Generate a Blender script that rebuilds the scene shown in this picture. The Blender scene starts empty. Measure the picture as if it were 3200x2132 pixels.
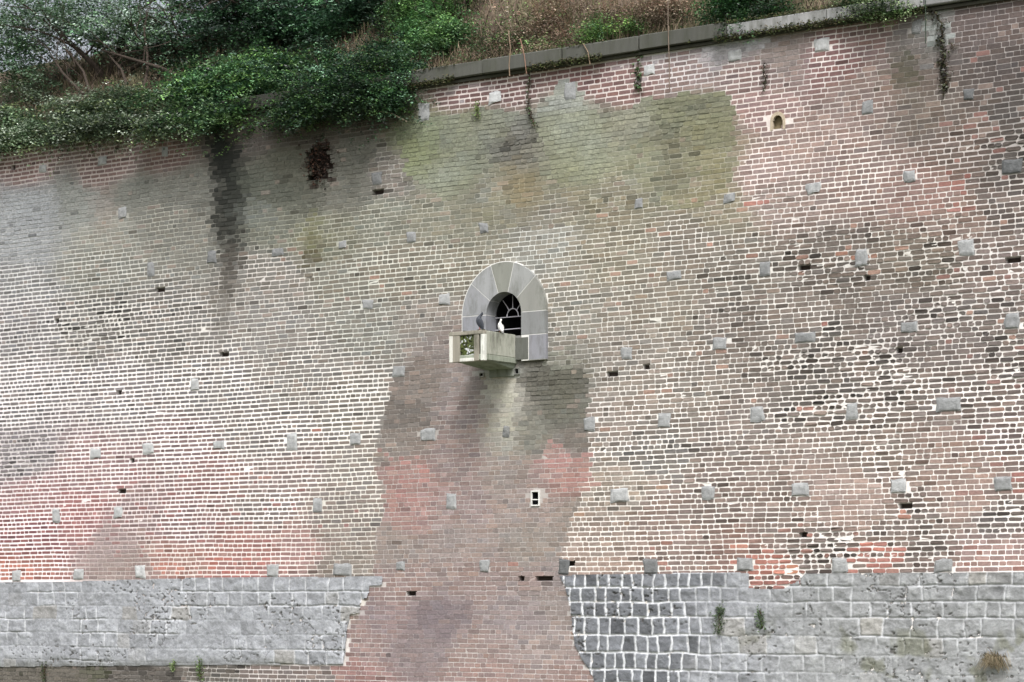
import bpy, math, random
import numpy as np
from mathutils import Vector, Matrix

random.seed(7)
rng = np.random.default_rng(7)
scene = bpy.context.scene
COL = scene.collection

# ------------------------------------------------------------------ image pixels to wall plane and back
# The wall face is the plane y = 0, x runs along it, z is up, the viewer stands at negative y.
F = 2500.0
EYE = 1.7
TH = math.radians(35.62)
FW = (-math.sin(TH), math.cos(TH))
RT = (math.cos(TH), math.sin(TH))
A0 = (505 - 512) / F
CX = -38.9 * (FW[0] + A0 * RT[0])
CY = -38.9 * (FW[1] + A0 * RT[1])

def onwall(x, y, y0=0.0):  # positions are taken from image pixels and cast onto the wall plane
    """image pixels (1024 wide) -> point (s, z) of the plane y = y0"""
    a = (x - 512) / F
    dx, dy = FW[0] + a * RT[0], FW[1] + a * RT[1]
    t = (y0 - CY) / dy
    return CX + t * dx, EYE + t * (603 - y) / F

def W(x, y, y0=0.0):            # from overview image pixels, 2353 wide
    return onwall(x * 0.43519, y * 0.43519, y0)

def Zm(zx, zy, y0=0.0):         # from pixels of the zoomed image crop of the window
    return onwall((1350 + zx / 3.136) / 3.125, (780 + zy / 3.136) / 3.125, y0)

def image_xy(s, z, y=0.0):  # masonry colours and stains are looked up by image pixel position
    """point of the wall -> overview image pixels (2353 wide)"""
    dx, dy = s - CX, y - CY
    Z = dx * FW[0] + dy * FW[1]
    x = 512 + F * (dx * RT[0] + dy * RT[1]) / Z
    yy = 603 - F * (z - EYE) / Z
    return x / 0.43519, yy / 0.43519

ZTOP = W(0, 345)[1]             # top of the brickwork
S0, S1 = -15.0, 12.5
ZPL = W(1000, 1321)[1]          # top of the stone plinth

# ------------------------------------------------------------------ noise
def _hash(ix, iy, seed):
    h = (ix.astype(np.int64) * 374761393 + iy.astype(np.int64) * 668265263 + seed * 982451653) & 0xffffffff
    h = ((h ^ (h >> 13)) * 1274126177) & 0xffffffff
    h = h ^ (h >> 16)
    return (h & 0xffff) / 65535.0

def vnoise(x, y, seed=0):
    ix, iy = np.floor(x), np.floor(y)
    fx, fy = x - ix, y - iy
    fx = fx * fx * (3 - 2 * fx); fy = fy * fy * (3 - 2 * fy)
    a = _hash(ix, iy, seed); b = _hash(ix + 1, iy, seed)
    c = _hash(ix, iy + 1, seed); d = _hash(ix + 1, iy + 1, seed)
    return (a * (1 - fx) + b * fx) * (1 - fy) + (c * (1 - fx) + d * fx) * fy

def fbm(x, y, seed=0, octv=4):
    v = 0; a = .5; t = 0
    for i in range(octv):
        v = v + a * vnoise(x, y, seed + i * 17); t += a
        x = x * 2.03 + 3.1; y = y * 2.03 + 1.7; a *= .5
    return v / t                # 0..1

def sst(a, b, x):
    t = np.clip((x - a) / (b - a), 0, 1)
    return t * t * (3 - 2 * t)

GAIN = 1.0
def lin(c):
    c = np.asarray(c, float) / 255.0
    l = np.where(c <= .04045, c / 12.92, ((c + .055) / 1.055) ** 2.4)
    return l / GAIN

def inpoly(x, y, P):
    r = np.zeros(x.shape, bool); n = len(P)
    for i in range(n):
        x1, y1 = P[i]; x2, y2 = P[(i + 1) % n]
        if y1 == y2: continue
        c = ((y1 > y) != (y2 > y)) & (x < (x2 - x1) * (y - y1) / (y2 - y1) + x1)
        r ^= c
    return r

# ------------------------------------------------------------------ what the masonry looks like where
# x, y, brick colour, mortar colour, joint (mm), weathered crust 0..1, erosion 0..1
CTRL = [
 (60,385,(122,88,84),(188,168,164),24,.1,.1), (250,370,(118,88,84),(185,166,160),24,.1,.1), (380,355,(112,80,74),(158,140,132),20,.1,.1),
 (60,480,(152,157,162),(168,174,178),14,.9,.1), (60,560,(150,154,158),(176,180,182),16,.8,.2), (180,470,(142,146,140),(152,156,150),12,.8,.1),
 (320,440,(122,124,114),(138,140,130),12,.8,.1), (420,440,(118,118,108),(138,138,126),12,.7,.1), (400,500,(110,108,98),(165,166,150),14,.2,.1), (240,540,(126,124,112),(178,180,166),15,.2,.1),
 (620,290,(82,72,68),(104,98,92),12,.3,.1), (480,300,(88,78,72),(108,100,94),12,.3,.1), (850,270,(74,60,56),(118,108,100),14,.1,.1), (700,300,(84,72,66),(108,102,90),12,.3,.1),
 (620,430,(92,96,82),(112,116,98),8,.8,.1), (680,380,(94,94,78),(110,112,92),8,.7,.1), (620,500,(100,102,88),(142,146,124),14,.3,.1), (820,370,(104,104,92),(118,118,104),8,.8,.1),
 (800,430,(110,110,98),(140,138,122),10,.6,.1), (760,540,(108,106,84),(172,174,150),15,.1,.1), (900,400,(116,108,100),(172,168,158),12,.1,.3),
 (890,500,(112,112,96),(180,182,162),14,.15,.2), (980,320,(126,134,92),(142,150,108),6,.95,.1), (1050,380,(132,136,110),(150,154,128),6,.9,.1), (1080,300,(132,136,104),(150,152,122),8,.9,.1),
 (1190,340,(128,126,112),(142,140,126),8,.8,.5), (1300,290,(148,150,132),(158,162,142),8,.95,0), (1300,350,(138,142,112),(152,156,124),8,.9,0), (1440,300,(138,136,108),(152,150,120),8,.7,.2),
 (1450,390,(132,132,98),(168,168,132),11,.4,.1), (1620,290,(126,122,88),(146,144,106),8,.5,.2), (1620,370,(130,122,78),(158,152,108),11,.3,.1), (1660,470,(126,116,90),(192,188,164),14,.1,.1),
 (1200,440,(124,112,78),(164,158,124),10,.4,.2), (1100,450,(126,122,98),(170,168,142),11,.3,.1), (1380,490,(126,116,90),(188,186,162),12,.1,.2), (1000,500,(120,118,98),(176,176,154),12,.2,.2),
 (1060,215,(108,72,70),(205,188,184),22,0,0), (1180,200,(106,72,70),(202,186,182),22,0,.1), (1350,175,(112,72,70),(200,184,180),18,0,.1), (1440,200,(124,84,80),(212,196,190),18,0,0),
 (1580,150,(128,102,98),(206,198,200),20,.1,0), (1660,110,(160,156,160),(178,176,182),10,.85,0), (1720,170,(122,92,88),(206,194,190),22,0,.1), (1790,110,(134,118,112),(160,148,144),10,.5,0),
 (1900,130,(122,80,78),(216,204,200),18,0,0), (1740,250,(138,102,98),(224,206,198),18,0,.1), (1980,200,(122,98,90),(198,184,176),14,0,0), (1850,330,(138,110,100),(222,208,200),14,0,0),
 (2000,60,(112,84,80),(186,174,170),14,0,0), (2110,90,(104,96,92),(152,146,142),8,.4,0), (2250,60,(90,74,70),(160,150,148),9,.1,0), (2300,170,(78,66,62),(154,146,142),9,0,0), (2310,250,(72,64,60),(160,154,150),12,0,0),  # far right bricks darkened, the shaded edge painted into their colour
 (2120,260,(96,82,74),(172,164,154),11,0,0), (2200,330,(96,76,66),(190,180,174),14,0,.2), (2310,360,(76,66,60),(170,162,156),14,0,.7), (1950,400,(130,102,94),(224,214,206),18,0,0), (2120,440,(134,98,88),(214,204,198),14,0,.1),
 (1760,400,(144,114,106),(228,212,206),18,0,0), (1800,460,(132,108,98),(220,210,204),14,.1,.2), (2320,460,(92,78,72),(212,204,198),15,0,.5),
 (50,640,(116,114,114),(206,208,208),22,.35,.1), (50,740,(112,106,108),(214,212,212),24,.2,.2), (220,620,(108,106,96),(196,198,188),17,.1,.1), (60,900,(110,102,104),(230,224,226),28,.05,.2), (200,740,(106,100,96),(208,206,198),20,.1,.5),
 (60,1060,(124,114,118),(208,200,202),24,.45,.5), (260,900,(112,102,104),(230,225,224),27,.05,.2), (480,900,(104,96,96),(230,226,222),25,0,.1), (400,760,(104,98,94),(216,212,206),19,0,.3),
 (620,740,(122,114,108),(210,210,202),14,.1,.1), (640,640,(112,106,98),(206,200,192),15,.15,.1), (780,640,(112,106,92),(196,200,184),15,0,.1), (700,860,(116,108,102),(224,222,214),17,.05,.1), (620,1000,(108,98,96),(230,224,218),25,0,.1),
 (850,740,(118,114,104),(204,208,196),15,.2,.2), (820,920,(112,104,96),(230,226,218),24,0,.1), (1000,600,(120,112,94),(204,206,190),15,0,.1), (900,620,(114,106,90),(204,206,188),16,0,.1),
 (990,740,(126,116,106),(196,192,182),12,.1,.1), (1020,780,(124,110,104),(176,168,162),8,.2,.1), (840,1080,(124,112,104),(228,224,212),20,.05,.1), (800,1200,(122,108,100),(214,210,196),16,.1,.1), (640,1100,(124,102,98),(232,222,218),24,0,.1),
 (420,1040,(118,90,92),(234,226,224),28,0,.1), (200,1080,(136,98,100),(232,218,218),26,.1,.1), (80,1130,(142,96,98),(232,216,218),25,.2,.1), (60,1240,(122,64,70),(240,224,228),26,0,0), (180,1180,(146,84,84),(234,212,212),22,0,0),
 (250,1250,(148,124,122),(200,174,172),20,.45,0), (330,1190,(126,96,96),(224,206,206),22,.1,0), (420,1200,(122,88,88),(234,222,222),26,0,0), (600,1180,(112,96,92),(232,226,222),24,0,.1), (500,1110,(124,84,82),(234,222,220),26,0,0),
 (40,1300,(150,84,70),(238,222,222),22,0,0), (300,1300,(146,120,114),(198,178,172),16,.4,0), (390,1290,(150,98,86),(224,208,200),20,0,0), (560,1270,(150,92,84),(232,216,210),20,0,0), (700,1270,(150,104,98),(230,214,208),20,0,0),
 (790,1290,(128,114,102),(206,198,186),14,.2,.2), (1260,560,(128,124,112),(204,210,202),14,0,0), (1400,560,(124,114,92),(212,210,190),14,0,.1), (1300,700,(126,120,106),(212,210,198),14,0,.1), (1320,820,(122,116,104),(190,188,178),13,.1,.2),
 (1500,700,(124,112,96),(212,210,196),14,0,.1), (1450,820,(124,112,100),(214,210,200),14,0,.2), (1400,960,(132,116,104),(226,220,212),16,0,.2), (1480,1050,(112,104,98),(228,224,216),17,0,.3), (1420,1130,(142,126,110),(222,216,204),16,0,.3),
 (1600,560,(118,106,92),(214,212,202),14,0,.1), (1700,620,(112,100,88),(212,210,200),14,.1,.4), (1900,600,(104,90,80),(208,204,196),12,.1,.8), (1800,720,(118,104,94),(220,216,208),14,0,.4), (1600,900,(124,110,98),(222,218,210),15,0,.4),
 (2100,600,(108,94,80),(206,202,190),12,.1,.5), (2300,600,(118,98,90),(222,216,212),15,0,.3), (2200,500,(124,98,86),(212,204,196),12,0,.4), (1850,840,(104,92,84),(222,216,208),15,.1,.9), (2080,760,(108,94,88),(214,208,202),13,.1,.7), (2250,760,(106,92,86),(220,214,208),14,0,.6),
 (1700,760,(112,98,88),(214,210,202),13,.1,.5), (2000,900,(106,92,84),(226,220,214),17,0,.7), (2250,880,(106,90,84),(230,224,218),19,0,.7), (1700,980,(122,106,98),(226,220,212),17,0,.5), (2320,1000,(108,88,84),(232,226,222),20,0,.3),
 (2000,1050,(118,100,90),(228,222,214),17,0,.4), (2200,1060,(138,110,98),(226,220,212),14,0,.2), (1950,1140,(150,122,110),(226,218,210),12,0,.1), (2230,1150,(150,120,108),(228,220,212),12,0,.1), (1650,1150,(118,98,90),(230,224,216),18,0,.5), (1780,1200,(124,102,92),(226,220,212),16,0,.5),
 (1500,1180,(128,104,94),(230,224,216),17,0,.2), (1400,1240,(136,116,104),(230,222,212),17,0,.1), (1900,1260,(112,94,86),(230,224,218),17,0,.7), (2100,1220,(112,94,86),(230,224,218),17,0,.6), (2280,1260,(150,114,106),(238,230,226),17,0,0), (2280,1200,(100,88,84),(232,226,222),19,0,.3),
 (1560,1280,(132,106,96),(228,222,214),17,0,.2), (1700,1270,(130,94,82),(228,220,212),16,0,.4), (1400,1300,(150,122,106),(228,220,210),16,0,.2),
 (100,1550,(108,100,88),(122,116,104),8,.8,.3), (350,1555,(98,90,82),(128,122,114),9,.6,.6), (500,1550,(102,94,86),(186,180,172),14,.3,.5), (620,1550,(112,96,90),(206,198,194),14,0,0),
 (2250,-80,(90,74,70),(150,142,138),9,0,0), (-300,800,(112,104,104),(226,220,220),26,.1,.2), (2600,800,(110,94,88),(222,216,210),17,0,.4), (-200,1200,(140,90,90),(234,216,216),24,0,0),
]
PATCHC = [
 (980,880,(124,110,100),(158,150,142),7,.3,.2), (920,960,(108,98,90),(150,142,134),7,.3,.2), (1060,880,(136,120,116),(172,164,160),7,.2,0), (900,1020,(122,108,98),(178,170,160),9,.1,.1),
 (1060,960,(130,110,106),(180,172,168),8,0,0), (1160,920,(160,154,142),(186,184,172),9,.3,0), (1160,1000,(142,136,122),(188,184,170),10,.2,0), (1260,880,(104,102,92),(96,94,86),5,.5,.3), (1300,960,(108,106,92),(118,116,104),6,.4,.2),
 (1230,1000,(120,118,104),(150,148,132),7,.3,.1), (1330,1000,(112,102,92),(146,138,126),8,.2,.1), (930,1100,(146,106,98),(190,178,172),9,0,0), (1040,1060,(134,110,106),(186,176,170),9,0,0), (1150,1080,(130,114,106),(182,174,164),8,0,0),
 (1270,1060,(148,110,104),(188,176,170),9,0,0), (1320,1100,(150,104,94),(190,174,166),9,0,0), (950,1160,(150,108,102),(188,176,170),8,0,0), (1050,1170,(140,114,110),(186,176,172),8,0,0), (1200,1160,(138,118,110),(180,170,164),8,0,0), (1320,1170,(132,118,108),(176,168,158),8,.1,.1),
 (900,1250,(132,116,108),(182,172,166),8,.1,0), (1060,1250,(136,118,112),(184,174,170),8,0,0), (1220,1250,(132,118,108),(182,174,166),8,0,0), (920,1340,(136,108,102),(196,186,182),10,0,0), (1100,1340,(138,112,106),(190,178,174),9,0,.1), (1240,1330,(140,122,118),(182,170,166),8,.2,.2),
 (900,1420,(132,108,108),(170,158,160),8,.1,0), (1000,1430,(124,108,112),(158,148,150),6,.4,0), (1180,1420,(138,120,120),(180,170,168),8,.1,0), (1280,1400,(134,118,112),(178,168,164),8,.1,0), (960,1490,(132,112,112),(170,158,158),7,.3,0),
 (850,1500,(136,108,104),(188,176,172),9,0,0), (1100,1500,(140,114,108),(192,182,176),9,0,0), (1280,1500,(142,124,120),(196,186,182),9,0,0), (830,1550,(142,98,92),(206,194,190),10,0,0), (1100,1550,(146,112,104),(200,190,184),10,0,0), (1300,1550,(140,110,102),(202,192,188),10,0,0),
]
PATCH = [(1040,790),(965,820),(930,850),(905,880),(890,920),(870,1000),(868,1100),(885,1160),(862,1240),(858,1318),(850,1345),(846,1372),(824,1410),(806,1440),(802,1500),(770,1530),(765,1700),
         (1372,1700),(1366,1560),(1322,1480),(1312,1400),(1300,1345),(1290,1325),(1284,1290),(1318,1180),(1350,1080),(1352,900),(1352,850),(1250,835),(1200,790)]
MOSS = [(905,300),(950,276),(1010,268),(1080,252),(1150,250),(1225,262),(1262,222),(1290,182),(1322,196),(1340,250),(1380,262),(1440,252),(1480,226),(1560,218),(1672,214),(1688,250),(1684,320),(1694,372),(1676,430),(1600,480),
        (1500,470),(1380,500),(1250,530),(1130,520),(1010,452),(930,392),(925,340)]
MOSSC = [(960,330,(128,138,96),(142,150,112),6,.95,.1), (1050,320,(130,136,108),(150,154,124),6,.95,.1), (1060,400,(132,138,112),(148,154,126),7,.9,.1), (1130,290,(128,132,110),(144,148,124),7,.95,.2), (1200,340,(122,120,108),(136,134,120),7,.85,.5),
 (1300,220,(152,158,150),(160,168,158),6,.95,0), (1310,300,(144,150,124),(156,160,136),6,.95,0), (1310,370,(140,144,110),(156,160,124),8,.85,0), (1430,290,(138,138,112),(152,152,124),8,.75,.2),
 (1450,370,(132,134,104),(168,170,138),11,.4,.1), (1560,250,(118,120,88),(138,140,106),8,.6,.3), (1630,300,(122,122,86),(146,146,108),8,.55,.2), (1600,360,(124,120,84),(156,154,116),10,.35,.2), (1650,400,(126,120,84),(176,172,138),12,.2,.1),
 (1200,450,(124,114,86),(164,160,130),10,.4,.2), (1120,460,(122,120,98),(168,168,144),11,.3,.1), (1380,450,(128,120,92),(184,182,156),11,.15,.2), (1280,500,(126,118,96),(186,184,162),12,.2,.1)]
# red or orange runs of brick: x, y, rx, ry, colour, share
REDS = [(930,1090,52,62,(172,106,98),.38), (1282,1052,60,46,(174,108,100),.34), (1310,1100,50,30,(168,104,94),.3), (500,1285,34,20,(190,84,52),.8), (25,1310,30,26,(196,96,60),.6), (70,1312,26,18,(200,100,66),.5),
        (385,1300,46,16,(196,104,72),.6), (150,1200,120,60,(146,84,84),.25), (560,1318,80,10,(178,84,74),.5), (1770,1298,70,26,(196,98,70),.95), (1815,1306,40,10,(224,130,62),.95), (1775,1335,50,20,(182,96,80),.9),
        (1705,1262,26,10,(204,110,70),.6), (2010,1285,64,32,(194,96,74),.95), (1990,1262,30,14,(196,96,62),.4), (2205,430,26,60,(158,78,62),.6), (1745,468,26,8,(186,90,70),.9), (1955,585,46,14,(190,112,70),.5),
        (1835,1262,40,50,(176,104,82),.15), (2095,1180,30,10,(204,116,76),.6), (1850,938,18,5,(196,116,92),.9), (1430,545,14,7,(176,104,76),.8), (1630,560,12,14,(188,116,84),.5), (1895,748,30,5,(186,100,82),.7),
        (2345,1120,20,30,(176,84,66),.7), (720,985,14,5,(192,88,56),.9), (830,690,40,8,(148,102,86),.4), (680,590,30,16,(150,104,84),.25), (580,1090,70,12,(178,108,84),.3), (2000,1290,700,70,(168,96,76),.05),
        (1850,700,560,260,(174,120,92),.025), (300,1190,420,110,(156,82,78),.1), (1560,610,700,60,(160,104,78),.02), (2350,650,220,520,(150,92,80),.05), (1420,1160,120,40,(172,122,82),.12), (560,1300,100,20,(182,90,76),.4)]
# wall stains, plus foliage shadow painted along the wall top: x, y, rx, ry, colour, strength, softness
STAINS_SHADE = [(508,345,34,66,(32,36,34),1.05,.9), (524,420,42,115,(34,36,34),1.1,.85), (528,520,36,95,(36,37,34),1.0,.9), (520,620,26,80,(62,58,54),.75,.7), (505,700,28,80,(90,86,80),.55,.9), (500,820,26,120,(100,96,88),.25,1.),
          (560,430,40,80,(62,66,60),.5,1.), (735,378,32,46,(44,32,28),.8,.5), (722,470,22,60,(70,72,66),.6,1.), (716,560,18,40,(74,70,46),.55,1.), (708,628,10,16,(40,34,26),.85,.6), (710,590,14,18,(66,58,38),.6,.7),
          (2085,160,46,56,(62,62,46),.75,.8), (2050,170,40,40,(84,76,64),.5,1.), (2150,80,30,60,(80,84,80),.4,1.), (2135,180,40,40,(92,82,76),.5,.7), (2134,60,5,50,(48,58,50),.7,.6), (2100,250,50,60,(92,84,74),.35,1.),
          (1300,870,60,50,(78,76,68),.35,1.), (1240,880,70,60,(84,82,74),.4,1.), (1300,880,60,90,(92,92,80),.35,1.), (1160,900,32,70,(186,184,172),.55,.8), (1150,850,60,22,(158,160,156),.75,.6), (1170,950,34,60,(170,170,154),.35,.9),
          (1185,430,60,70,(132,118,82),.3,1.), (1650,390,50,40,(124,118,76),.3,1.), (960,345,50,50,(118,124,90),.3,.9), (1620,300,60,40,(130,126,88),.25,1.), (720,540,40,40,(128,130,92),.25,1.),
          (590,490,50,30,(118,124,126),.3,1.), (240,1300,60,30,(150,140,136),.4,1.), (1015,1430,80,60,(118,104,108),.3,1.), (1230,1320,50,14,(150,128,124),.5,.8), (690,290,200,30,(60,58,50),.55,1.), (500,290,90,26,(56,54,48),.5,1.),  # dark ovals at the end: shadow under the foliage, painted on the wall
          (860,250,110,40,(54,52,44),.45,1.), (1690,95,80,22,(186,190,200),.55,.9), (1480,135,120,14,(176,176,184),.45,.9), (1050,190,80,14,(164,164,168),.5,.9), (2155,50,28,60,(170,178,178),.5,.5), (240,470,30,80,(128,110,104),.3,.9),  # first oval continues the painted foliage shadow
          (1850,800,60,20,(104,100,98),.4,.8), (2180,965,44,16,(120,114,110),.6,.7), (1290,820,40,30,(132,134,124),.5,.9), (70,1535,90,8,(44,46,34),.8,.8), (260,1528,120,6,(40,38,32),.8,.8), (220,1545,40,24,(70,76,50),.5,.9)]
# stone cells set through the brickwork: x, y, w, h, lightness
STONES = [(1137,225,28,30,200),(975,258,22,44,172),(1890,103,36,36,205),(1690,128,28,30,190),(1492,160,26,28,200),(1310,208,24,44,165),(1995,248,24,32,150),(2227,217,24,28,112),(2325,383,45,38,105),
 (2093,406,26,28,165),(1870,432,32,30,185),(1678,455,22,24,160),(1470,468,18,26,160),(2222,568,36,38,178),(1980,592,28,42,165),(1758,617,26,36,145),(1548,633,34,22,160),(2090,752,42,28,160),(2326,738,34,38,155),
 (1850,775,48,26,150),(1656,790,34,30,170),(1440,810,24,30,175),(2180,930,56,34,160),(1958,945,24,34,175),(1742,952,30,34,178),(1527,967,32,32,178),(1355,975,28,32,165),(2066,1118,38,32,190),(2307,1112,42,34,165),
 (1839,1126,38,30,180),(1628,1133,28,30,178),(1425,1138,44,32,190),(1037,1152,24,32,175),(984,1000,36,30,170),(1165,990,16,24,145),(815,1010,24,26,175),(916,852,26,26,165),(730,1162,22,32,172),
 (670,1015,24,38,190),(342,1030,28,26,200),(220,1042,26,24,195),(448,884,18,28,190),(130,1185,18,32,185),(272,1178,20,26,195),(282,490,18,26,165),(378,348,14,24,165),(234,370,18,22,180),
 (665,300,22,24,125),(868,410,22,28,135),(638,578,24,18,150),(488,592,20,30,128),(346,618,14,32,150),(945,545,22,26,158),(1020,688,26,28,178),(845,700,26,22,165),(2107,62,24,34,140),(1110,522,18,24,150),
 (40,1324,20,24,190),(182,1320,22,24,190),(323,1314,24,28,205),(628,1310,26,30,185),(788,1310,44,26,165),(920,1300,20,20,160),(1115,1300,22,30,170),(1297,1303,24,36,110),(1497,1302,34,34,130),(1712,1297,34,30,165),
 (1932,1300,38,34,175),(2168,1300,40,30,165),(100,386,18,20,185),(788,562,18,20,168),(502,1022,26,20,185)]
# bits of stone plinth left and right of the brick patch
PL_L = [(-900,1350),(0,1338),(180,1336),(480,1327),(780,1326),(882,1324),(880,1344),(852,1346),(846,1374),(832,1376),(828,1408),(806,1412),(800,1446),(796,1498),(790,1528),(700,1526),(-900,1540)]
PL_R = [(1286,1322),(1500,1318),(1700,1316),(1722,1318),(1722,1352),(1800,1354),(1830,1338),(1852,1318),(3200,1310),(3200,2200),(1372,2200),(1366,1560),(1322,1482),(1312,1400),(1300,1346)]

def fields(s, z, table):
    x, y = image_xy(s, z)
    x = x + (fbm(s * 1.3, z * 1.3, 5, 3) - .5) * 70
    y = y + (fbm(s * 1.1, z * 1.1, 9, 3) - .5) * 44
    acc = np.zeros(s.shape + (9,)); wt = np.zeros(s.shape)
    for c in table:
        d2 = ((x - c[0]) / 1.25) ** 2 + (y - c[1]) ** 2
        w = 1.0 / (d2 + 260.0) ** 2.6
        v = np.concatenate([lin(c[2]), lin(c[3]), [c[4] / 1000.0, c[5], c[6]]])
        acc += w[..., None] * v; wt += w
    acc /= wt[..., None]
    return acc

def masonry(s, z):
    x, y = image_xy(s, z)
    jx = x + (fbm(s * 6, z * 6, 31, 2) - .5) * 14
    pm = inpoly(jx, y, PATCH)
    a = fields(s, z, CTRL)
    mm = inpoly(jx, y + (fbm(s * 7, z * 7, 33, 2) - .5) * 16, MOSS)
    if mm.any():
        a[mm] = fields(s[mm], z[mm], MOSSC)
        q_ = fbm(s[mm] * 1.6, z[mm] * 3.2, 63, 4) - .5; g_ = fbm(s[mm] * 2.6 + 7, z[mm] * 4, 65, 4) - .5
        a[mm, :6] *= (1 + q_ * .7)[:, None]; a[mm, 0] *= 1 + g_ * .1; a[mm, 3] *= 1 + g_ * .1; a[mm, 2] *= 1 - g_ * .5; a[mm, 5] *= 1 - g_ * .5
        a[mm, 7] = np.clip(a[mm, 7] + q_ * .8, 0, 1)
    if pm.any():
        a[pm] = fields(s[pm], z[pm], PATCHC); a[pm, :3] *= .97; a[pm, 3:6] *= .92
    return a, pm

def stain_shade(s, z, *cols):
    x, y = image_xy(s, z)
    wx = x + (fbm(s * 3, z * 1.2, 41, 4) - .5) * 40
    wy = y + (fbm(s * 2, z * 2, 47, 4) - .5) * 40
    streak = fbm(s * 9, z * 1.2, 53, 3)
    wx = wx + (fbm(s * 5, z * 13.3, 57, 3) - .5) * 46
    for (cx, cy, rx, ry, c, k, soft) in STAINS_SHADE:
        d = np.sqrt(((wx - cx) / rx) ** 2 + ((wy - cy) / ry) ** 2)
        m = k * (1 - sst(max(0, 1 - soft * .9), 1 + soft * .35, d)) * np.clip(.72 + .56 * streak, 0, 1.05)
        m = np.clip(m, 0, 1)[..., None]
        for C in cols:
            C[:] = C * (1 - m) + lin(c) * m

# ------------------------------------------------------------------ mesh helpers
def link(o, parent=None):
    COL.objects.link(o)
    if parent is not None: o.parent = parent
    return o

def quadmesh(name, verts, loops, starts, mat=None, col=None, parent=None, smooth=False, extra=None):
    me = bpy.data.meshes.new(name)
    nv = len(verts)
    me.vertices.add(nv); me.vertices.foreach_set('co', np.asarray(verts, np.float32).ravel())
    me.loops.add(len(loops)); me.loops.foreach_set('vertex_index', np.asarray(loops, np.int32))
    me.polygons.add(len(starts)); me.polygons.foreach_set('loop_start', np.asarray(starts, np.int32))
    me.update(calc_edges=True)
    if col is not None:
        at = me.color_attributes.new('Col', 'FLOAT_COLOR', 'POINT')
        c4 = np.ones((nv, 4), np.float32); c4[:, :3] = np.clip(col, 0, 1)
        at.data.foreach_set('color', c4.ravel())
    if extra is not None:
        at = me.attributes.new('crust', 'FLOAT', 'POINT'); at.data.foreach_set('value', np.asarray(extra, np.float32))
    me.polygons.foreach_set('use_smooth', np.full(len(starts), bool(smooth)))
    if mat: me.materials.append(mat)
    return link(bpy.data.objects.new(name, me), parent)

def quads(name, verts, q, **kw):
    q = np.asarray(q)
    return quadmesh(name, verts, q.ravel(), np.arange(len(q)) * q.shape[1], **kw)

def gridfaces(nx, ny):
    i, j = np.meshgrid(np.arange(nx - 1), np.arange(ny - 1), indexing='ij')
    a = (i * ny + j).ravel()
    return np.stack([a, a + ny, a + ny + 1, a + 1], 1)     # faces toward -y when x is i and z is j

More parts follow.
